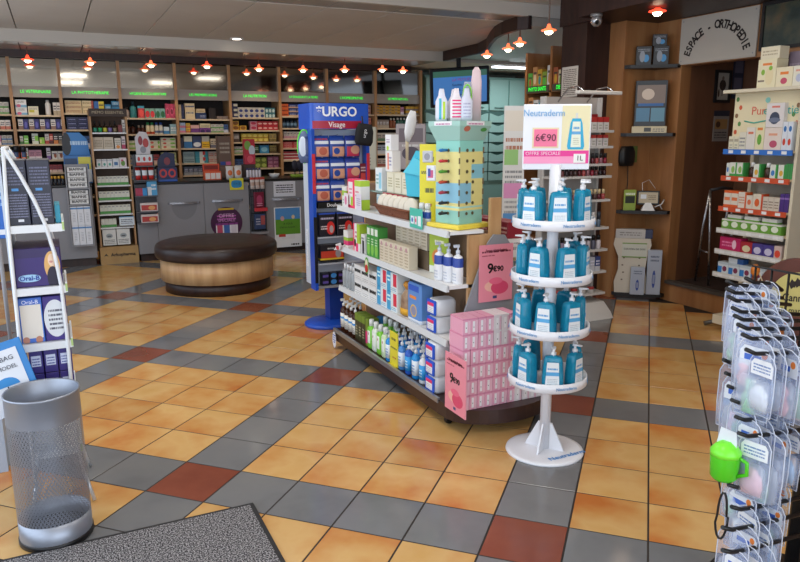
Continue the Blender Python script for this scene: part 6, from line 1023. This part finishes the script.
oilrow(2, [(2, .065, .125, card('#d9cfc0', [('r', 0, 1, 0, .15, '#d8602c'), ('r', .1, .9, .4, .6, '#d8784a'), ('r', 0, 1, .85, 1, '#d8602c')]), 'cream and orange oil carton at the far end of the red railed shelf', 'oil_carton'), (1, .07, .12, card('#d9cfc2', [('r', .85, 1, 0, 1, '#d8602c'), ('t', .1, .8, .3, .8, '#c88a6a', 3)]), 'cream oil carton with orange edge on the red railed shelf', 'oil_carton'), (1, .055, .1, card('#d6ccbe', [('e', .5, .5, .3, .2, '#d8704a')]), 'small cream oil carton with orange dot on the red railed shelf', 'oil_carton'), (1, .085, .115, card('#d9cfbc', [('e', .45, .45, .25, .25, '#d8602c'), ('r', .85, 1, 0, 1, '#c84a24')]), 'wide cream oil carton with orange disc on the red railed shelf', 'oil_carton'), (3, .045, .1, card('#cfc4b4', [('t', .1, .9, .2, .8, '#8a7a6a', 3)]), 'beige oil carton in the run on the red railed shelf', 'oil_carton'), (2, .035, .13, card('#4a2f7a', [('r', 0, 1, .7, .8, '#8a6ab0')]), 'violet slim oil carton at the near end of the red railed shelf', 'oil_carton')])
oilrow(3, [(6, .085, .075, card('#6aa03a', [('e', .4, .5, .35, .3, '#dfe6d2'), ('r', 0, 1, .85, 1, '#dcdcd2')]), 'green and white herbal tea carton on the fourth oil shelf', 'tea_carton')], .08); 
for k in range(3): put('tea_carton', boxmesh(.12, .06, .035), card('#dcdcd4', [('r', 0, 1, 0, .3, '#6aa03a')]), (4.46, .67 - k * .15, RZ[3] + .0755), F, None, None, 'flat white carton lying on the green tea cartons', 'box', 'flat white cartons')
oilrow(4, [(1, .19, .1, card('#b81f5a', [('e', .7, .5, .1, .35, '#e8c0d0'), ('t', .1, .6, .3, .8, '#e080a8', 2)]), 'magenta slimming carton on the fifth oil shelf', 'tea_carton'), (1, .1, .085, card('#a82a34', [('e', .5, .4, .35, .3, '#d8cfa8')]), 'red tea carton beside the magenta one', 'tea_carton'), (2, .09, .085, card('#4a3f8a', [('e', .5, .4, .35, .3, '#c9c4dc')]), 'indigo tea carton on the fifth oil shelf', 'tea_carton'), (1, .06, .09, card('#cfb8b0', [('e', .5, .35, .4, .3, '#d84a34')]), 'cream carton with red fruit on the fifth oil shelf', 'tea_carton')], .08)
oilrow(5, [(5, .1, .085, card('#cfd6dc', [('r', 0, .4, 0, .6, '#2f7ac0'), ('e', .65, .4, .2, .25, '#7a2a4a'), ('r', 0, 1, .8, 1, '#b8c4cc')]), 'white and blue fruit tea carton on the sixth oil shelf', 'tea_carton')], .08)
put('tea_carton', boxmesh(.13, .06, .04), card('#2f5a9a', [('r', 0, .6, 0, 1, '#cfd6dc')]), (4.46, .62, RZ[5] + .0855), F, None, None, 'flat blue and white carton lying on the fruit tea cartons', 'box')
# ================================================================== CANE STAND
t = thing('cane_stand', 'brown arched walking cane stand with a yellow crest sign', 'display stand', (3.55, -.5, 0), R(-52)); t.scale = (.78, 1, 1); n = 20
arch = [(.27 * math.cos(math.pi * k / n), .62 + .22 * math.sin(math.pi * k / n)) for k in range(n + 1)]
part('arch_board', MB().prism_y([(.27, .04)] + arch + [(-.27, .04)], -.015, .015), noisy('cane_wood', ['#4a1f12', '#5a2818', '#6a3220'], 4, .35), t)
sg = part('yellow_sign', MB().prism_y([(.2, .48), (.2, .6)] + [(.17 * math.cos(math.pi * k / n), .62 + .14 * math.sin(math.pi * k / n)) for k in range(n + 1)] + [(-.2, .6), (-.2, .48)], -.02, -.015), mat('#c9bd72', .5), t)
text(sg, 'Cannes', .062, (0, -.022, .61), m_=mat('#2a1c14', .5), bold=.001); text(sg, 'de marche', .05, (0, -.022, .535), m_=mat('#2a1c14', .5))
for sx in (-1, 0, 1): part('crest', MB().prism_y([(sx * .035 + .022 * math.cos(2 * math.pi * k / 10), .69 + .01 * (sx == 0) + .026 * math.sin(2 * math.pi * k / 10) * (1.2 if k % 2 else .7)) for k in range(10)], -.0225, -.02), mat('#2a1c14', .5), sg)
part('base', MB().bev(-.3, .3, -.18, .18, 0, .05, .01), WOODD, t); part('rail', MB().box(-.3, .3, -.14, -.1, .5, .53), MC['cane_wood'], t)
for k in range(2): part('post', MB().tube([(-.29 + .58 * k, -.12, .05), (-.29 + .58 * k, -.12, .74)], .022, 10), MC['cane_wood'], t); part('knob', MB().lathe([(.012, .735), (.03, .755), (.032, .78), (.015, .805)], 14, (-.29 + .58 * k, -.12)), mat('#c8742c', .35), t)
part('cord', MB().tube([(-.27, -.13, .77), (-.24, -.14, .72), (-.25, -.14, .62), (-.28, -.14, .55)], .004, 6), mat('#b8a88a', .5), t)
# ================================================================== BLISTER RACK
t = thing('blister_rack', 'black hook rack of clear baby-care blister packs in the near corner', 'rack', (1.84, -1.75, 0))
part('base', MB().lathe([(.26, 0), (.26, .03), (.05, .05)], 32), BLACK, t); part('post', MB().tube([(0, 0, .03), (0, 0, 1.12)], .022, 10), BLACK, t)
part('grid_panel', MB().box(-.005, .005, -.25, .25, .1, .105).box(-.005, .005, -.25, .25, 1.1, 1.105), BLACK, t)
for k in range(9): part('grid_wire', MB().tube([(0, -.24 + k * .06, .1), (0, -.24 + k * .06, 1.1)], .004, 5), BLACK, t)
HK = [(1.651, -1.564, 1.071), (1.675, -1.612, 1.086), (1.589, -1.616, 1.062), (1.562, -1.646, 1.046), (1.54, -1.681, 1.022), (1.514, -1.711, 1.008), (1.491, -1.743, 0.992), (1.47, -1.777, 0.974), (1.445, -1.812, 0.943), (1.56, -1.651, 0.85), (1.534, -1.684, 0.822), (1.508, -1.717, 0.796), (1.484, -1.752, 0.769), (1.461, -1.788, 0.735), (1.435, -1.822, 0.704), (1.481, -1.754, 0.58), (1.454, -1.792, 0.528), (1.427, -1.829, 0.484), (1.37, -1.85, 0.446), (1.336, -1.883, 0.404)]
clear = mat('#b8c8ec', .06, alpha=.2, spec=1); clear2 = mat('#dbe6fa', .03, alpha=.32, spec=1); rimm = mat('#dfe6f4', .1, alpha=.75)
bc = MB().prism_y([(-.038, -.165), (.038, -.165), (.04, -.16), (.04, -.02), (.03, -.002), (.012, .008), (-.012, .008), (-.03, -.002), (-.04, -.02), (-.04, -.16)], -.001, .001).mesh('backing_card')
hdm = MB().prism_y([(-.034, -.055), (.034, -.055), (.034, -.024), (.026, -.012), (-.026, -.012), (-.034, -.024)], -.0022, -.0012).mesh('printed_header')
bub = MB().sq([(.02, .006, -.158), (.032, .018, -.15), (.034, .022, -.11), (.03, .016, -.075), (.02, .004, -.066)], 14, 3).mesh('bubble')
rimM = MB().tube([(q, 0, r_) for q, r_ in ((-.038, -.165), (.038, -.165), (.041, -.1), (.04, -.02), (.03, -.002), (.012, .008), (-.012, .008), (-.03, -.002), (-.04, -.02), (-.041, -.1), (-.038, -.165))], .0016, 5).mesh('rim')
prod = [MB().sq([(.016, .012, -.15), (.022, .014, -.13), (.012, .01, -.105), (.02, .014, -.095), (.006, .005, -.075)], 12, 2.2).mesh('product'), MB().lathe([(.016, -.152), (.018, -.12), (.01, -.105), (.011, -.08)], 12, (0, -.006), 1, .6).mesh('product'), MB().sq([(.026, .004, -.15), (.03, .008, -.125), (.026, .012, -.1), (.008, .008, -.08)], 12, 2.2).mesh('product')]
pcol = ['#dfe6ee', '#8fc8d8', '#e6b8c4', '#a8d4c0', '#e4e4ec', '#7aa8d8', '#d8e2ea', '#c8d8f0']
hdc = [card('#e6ebf4', [('r', .1, .9, .35, .75, '#2f5ab8'), ('t', .15, .85, .42, .68, '#e6ebf4', 1)]), card('#dfe6f0', [('r', .15, .7, .3, .6, '#3f6ac8'), ('e', .8, .7, .1, .2, '#e8843a')]), card('#e4e8ee', [('t', .1, .9, .2, .8, '#6a86b8', 3)])]
n_ = 0; ORDN = ['first', 'second', 'third', 'fourth', 'fifth', 'sixth', 'seventh', 'eighth', 'ninth']
for i, (x, y, z) in enumerate(HK):
    hk = part('hook', MB().tube([(-.012 + x - 1.84, y + 1.75, z + .012), (x - 1.84 + .028, y + 1.75, z - .006), (x - 1.84 + .12, y + 1.75, z - .018), (-.0, y + 1.75, z - .045)], .0065, 6), BLACK, t)
    for j in range(4 if i % 2 == 0 else 3):
        xx = x + .04 + j * .05 + (i % 3) * .012; zz = z - .012 - .12 * j * .05 / .12 * .1
        zz = z - .016 - .04 * (xx - x)
        if xx > 1.8: continue
        n_ += 1
        b = thing('blister_pack', '%s blister pack, %s on the %s hook of the %s rack tier' % (('clear white', 'clear blue', 'clear pink', 'clear mint')[(i + j) % 4], ('outermost', 'second', 'third', 'innermost')[j], ORDN[i if i < 9 else (i - 9 if i < 15 else i - 15)], 'upper' if i < 9 else ('middle' if i < 15 else 'lower')), 'pack', (xx, y, zz), F + R(random.uniform(-12, 12)), 'clear blister packs on the black rack')
        s_ = .95 + .45 * random.random(); b.scale = (s_, 1, s_)
        part('backing_card', bc, clear, b); (part('printed_header', hdm, hdc[(i + j) % 3], b) if (i + j) % 3 else None); part('rim', rimM, rimm, b); part('bubble', bub, clear2, b); part('product', prod[(i + j * 2) % 3], mat(('#dfe6ee', '#8fb8e0', '#e6b8c4', '#a8d4c0')[(i + j) % 4], .3), b, (0, -.004, 0))
t = thing('sippy_cup', 'bright green baby cup pack hung low on the black rack', 'cup', (1.452, -1.765, .545), F + R(15)); gcm = mat('#5ad82a', .2, trans=.25)
part('cup', MB().lathe([(.03, 0), (.038, .01), (.042, .075), (.036, .095)], 20), gcm, t); part('lid', MB().lathe([(.042, .075), (.043, .088), (.03, .105), (.012, .118)], 20), mat('#7ae83a', .3), t); part('handle', MB().tube([(.036, 0, .08), (.062, 0, .07), (.064, 0, .035), (.036, 0, .02)], .006, 8), gcm, t); part('hang_card', MB().prism_y([(-.03, .1), (.03, .1), (.025, .15), (-.02, .155)], .0, .002), mat('#dfe6ee', .3), t)
t = thing('strap_loop', 'black hanging strap loop below the green baby cup', 'strap', (1.39, -1.82, .40), R(-60)); part('strap', MB().tube([(.012 * math.cos(a_) * (1 + .4 * (math.sin(a_) < 0)), 0, .07 + .072 * math.sin(a_)) for a_ in [2 * math.pi * k / 18 for k in range(19)]], .0035, 6), BLACK, t)

# blue standing card at the picture edge
t = thing('blue_card_stand', 'blue printed card on a thin post beyond the white curved stand', 'sign', (-.5, 1.0, 0)); part('card', MB().bev(-.1, .045, -.006, .006, 1.03, 1.36, .002), card('#2566c0', [('r', .3, 1, .06, .14, '#dfe6f0'), ('t', .2, .9, .5, .8, '#9ac0ee', 3)]), t); part('post', MB().tube([(-.02, 0, .02), (-.02, 0, 1.1)], .01, 8), GREY, t); part('foot', MB().lathe([(.1, 0), (.1, .012), (.02, .02)], 20), GREY, t)
# ------------------------------------------------------------------ alike things: say which one by its place in the row or pile
bpy.context.view_layer.update()
ORDW = ['first', 'second', 'third', 'fourth', 'fifth', 'sixth', 'seventh', 'eighth', 'ninth', 'tenth', 'eleventh', 'twelfth', 'thirteenth', 'fourteenth', 'fifteenth', 'sixteenth', 'seventeenth', 'eighteenth', 'nineteenth', 'twentieth']
bylab = {}
for o in list(col.objects):
    if o.parent is None and 'label' in o: bylab.setdefault(o['label'], []).append(o)
for lab, os_ in bylab.items():
    if len(os_) < 2: continue
    colsx = []
    for o in sorted(os_, key=lambda q: proj(q.location)[0]):
        if colsx and abs(colsx[-1][0].location.x - o.location.x) < .012 and abs(colsx[-1][0].location.y - o.location.y) < .012: colsx[-1].append(o)
        else: colsx.append([o])
    for i, c_ in enumerate(colsx):
        c_.sort(key=lambda q: -q.location.z)
        for j, o in enumerate(c_):
            lev = ('' if len(c_) == 1 else (('upper', 'lower')[j] if len(c_) == 2 else ('top', 'middle', 'bottom')[j] if len(c_) == 3 else ORDW[j] + ' down'))
            pl = '' if len(colsx) == 1 else ORDW[min(i, 19)] + ' from left'
            for suf in (', '.join(q for q in (pl, lev) if q), ', '.join(q for q in (pl.replace(' from left', ' along'), lev) if q), ' '.join(q for q in (pl.split(' ')[0], lev) if q)):
                if len((lab + ', ' + suf).split()) <= 16: o['label'] = lab + ', ' + suf; break
            if 'group' not in o: o['group'] = lab
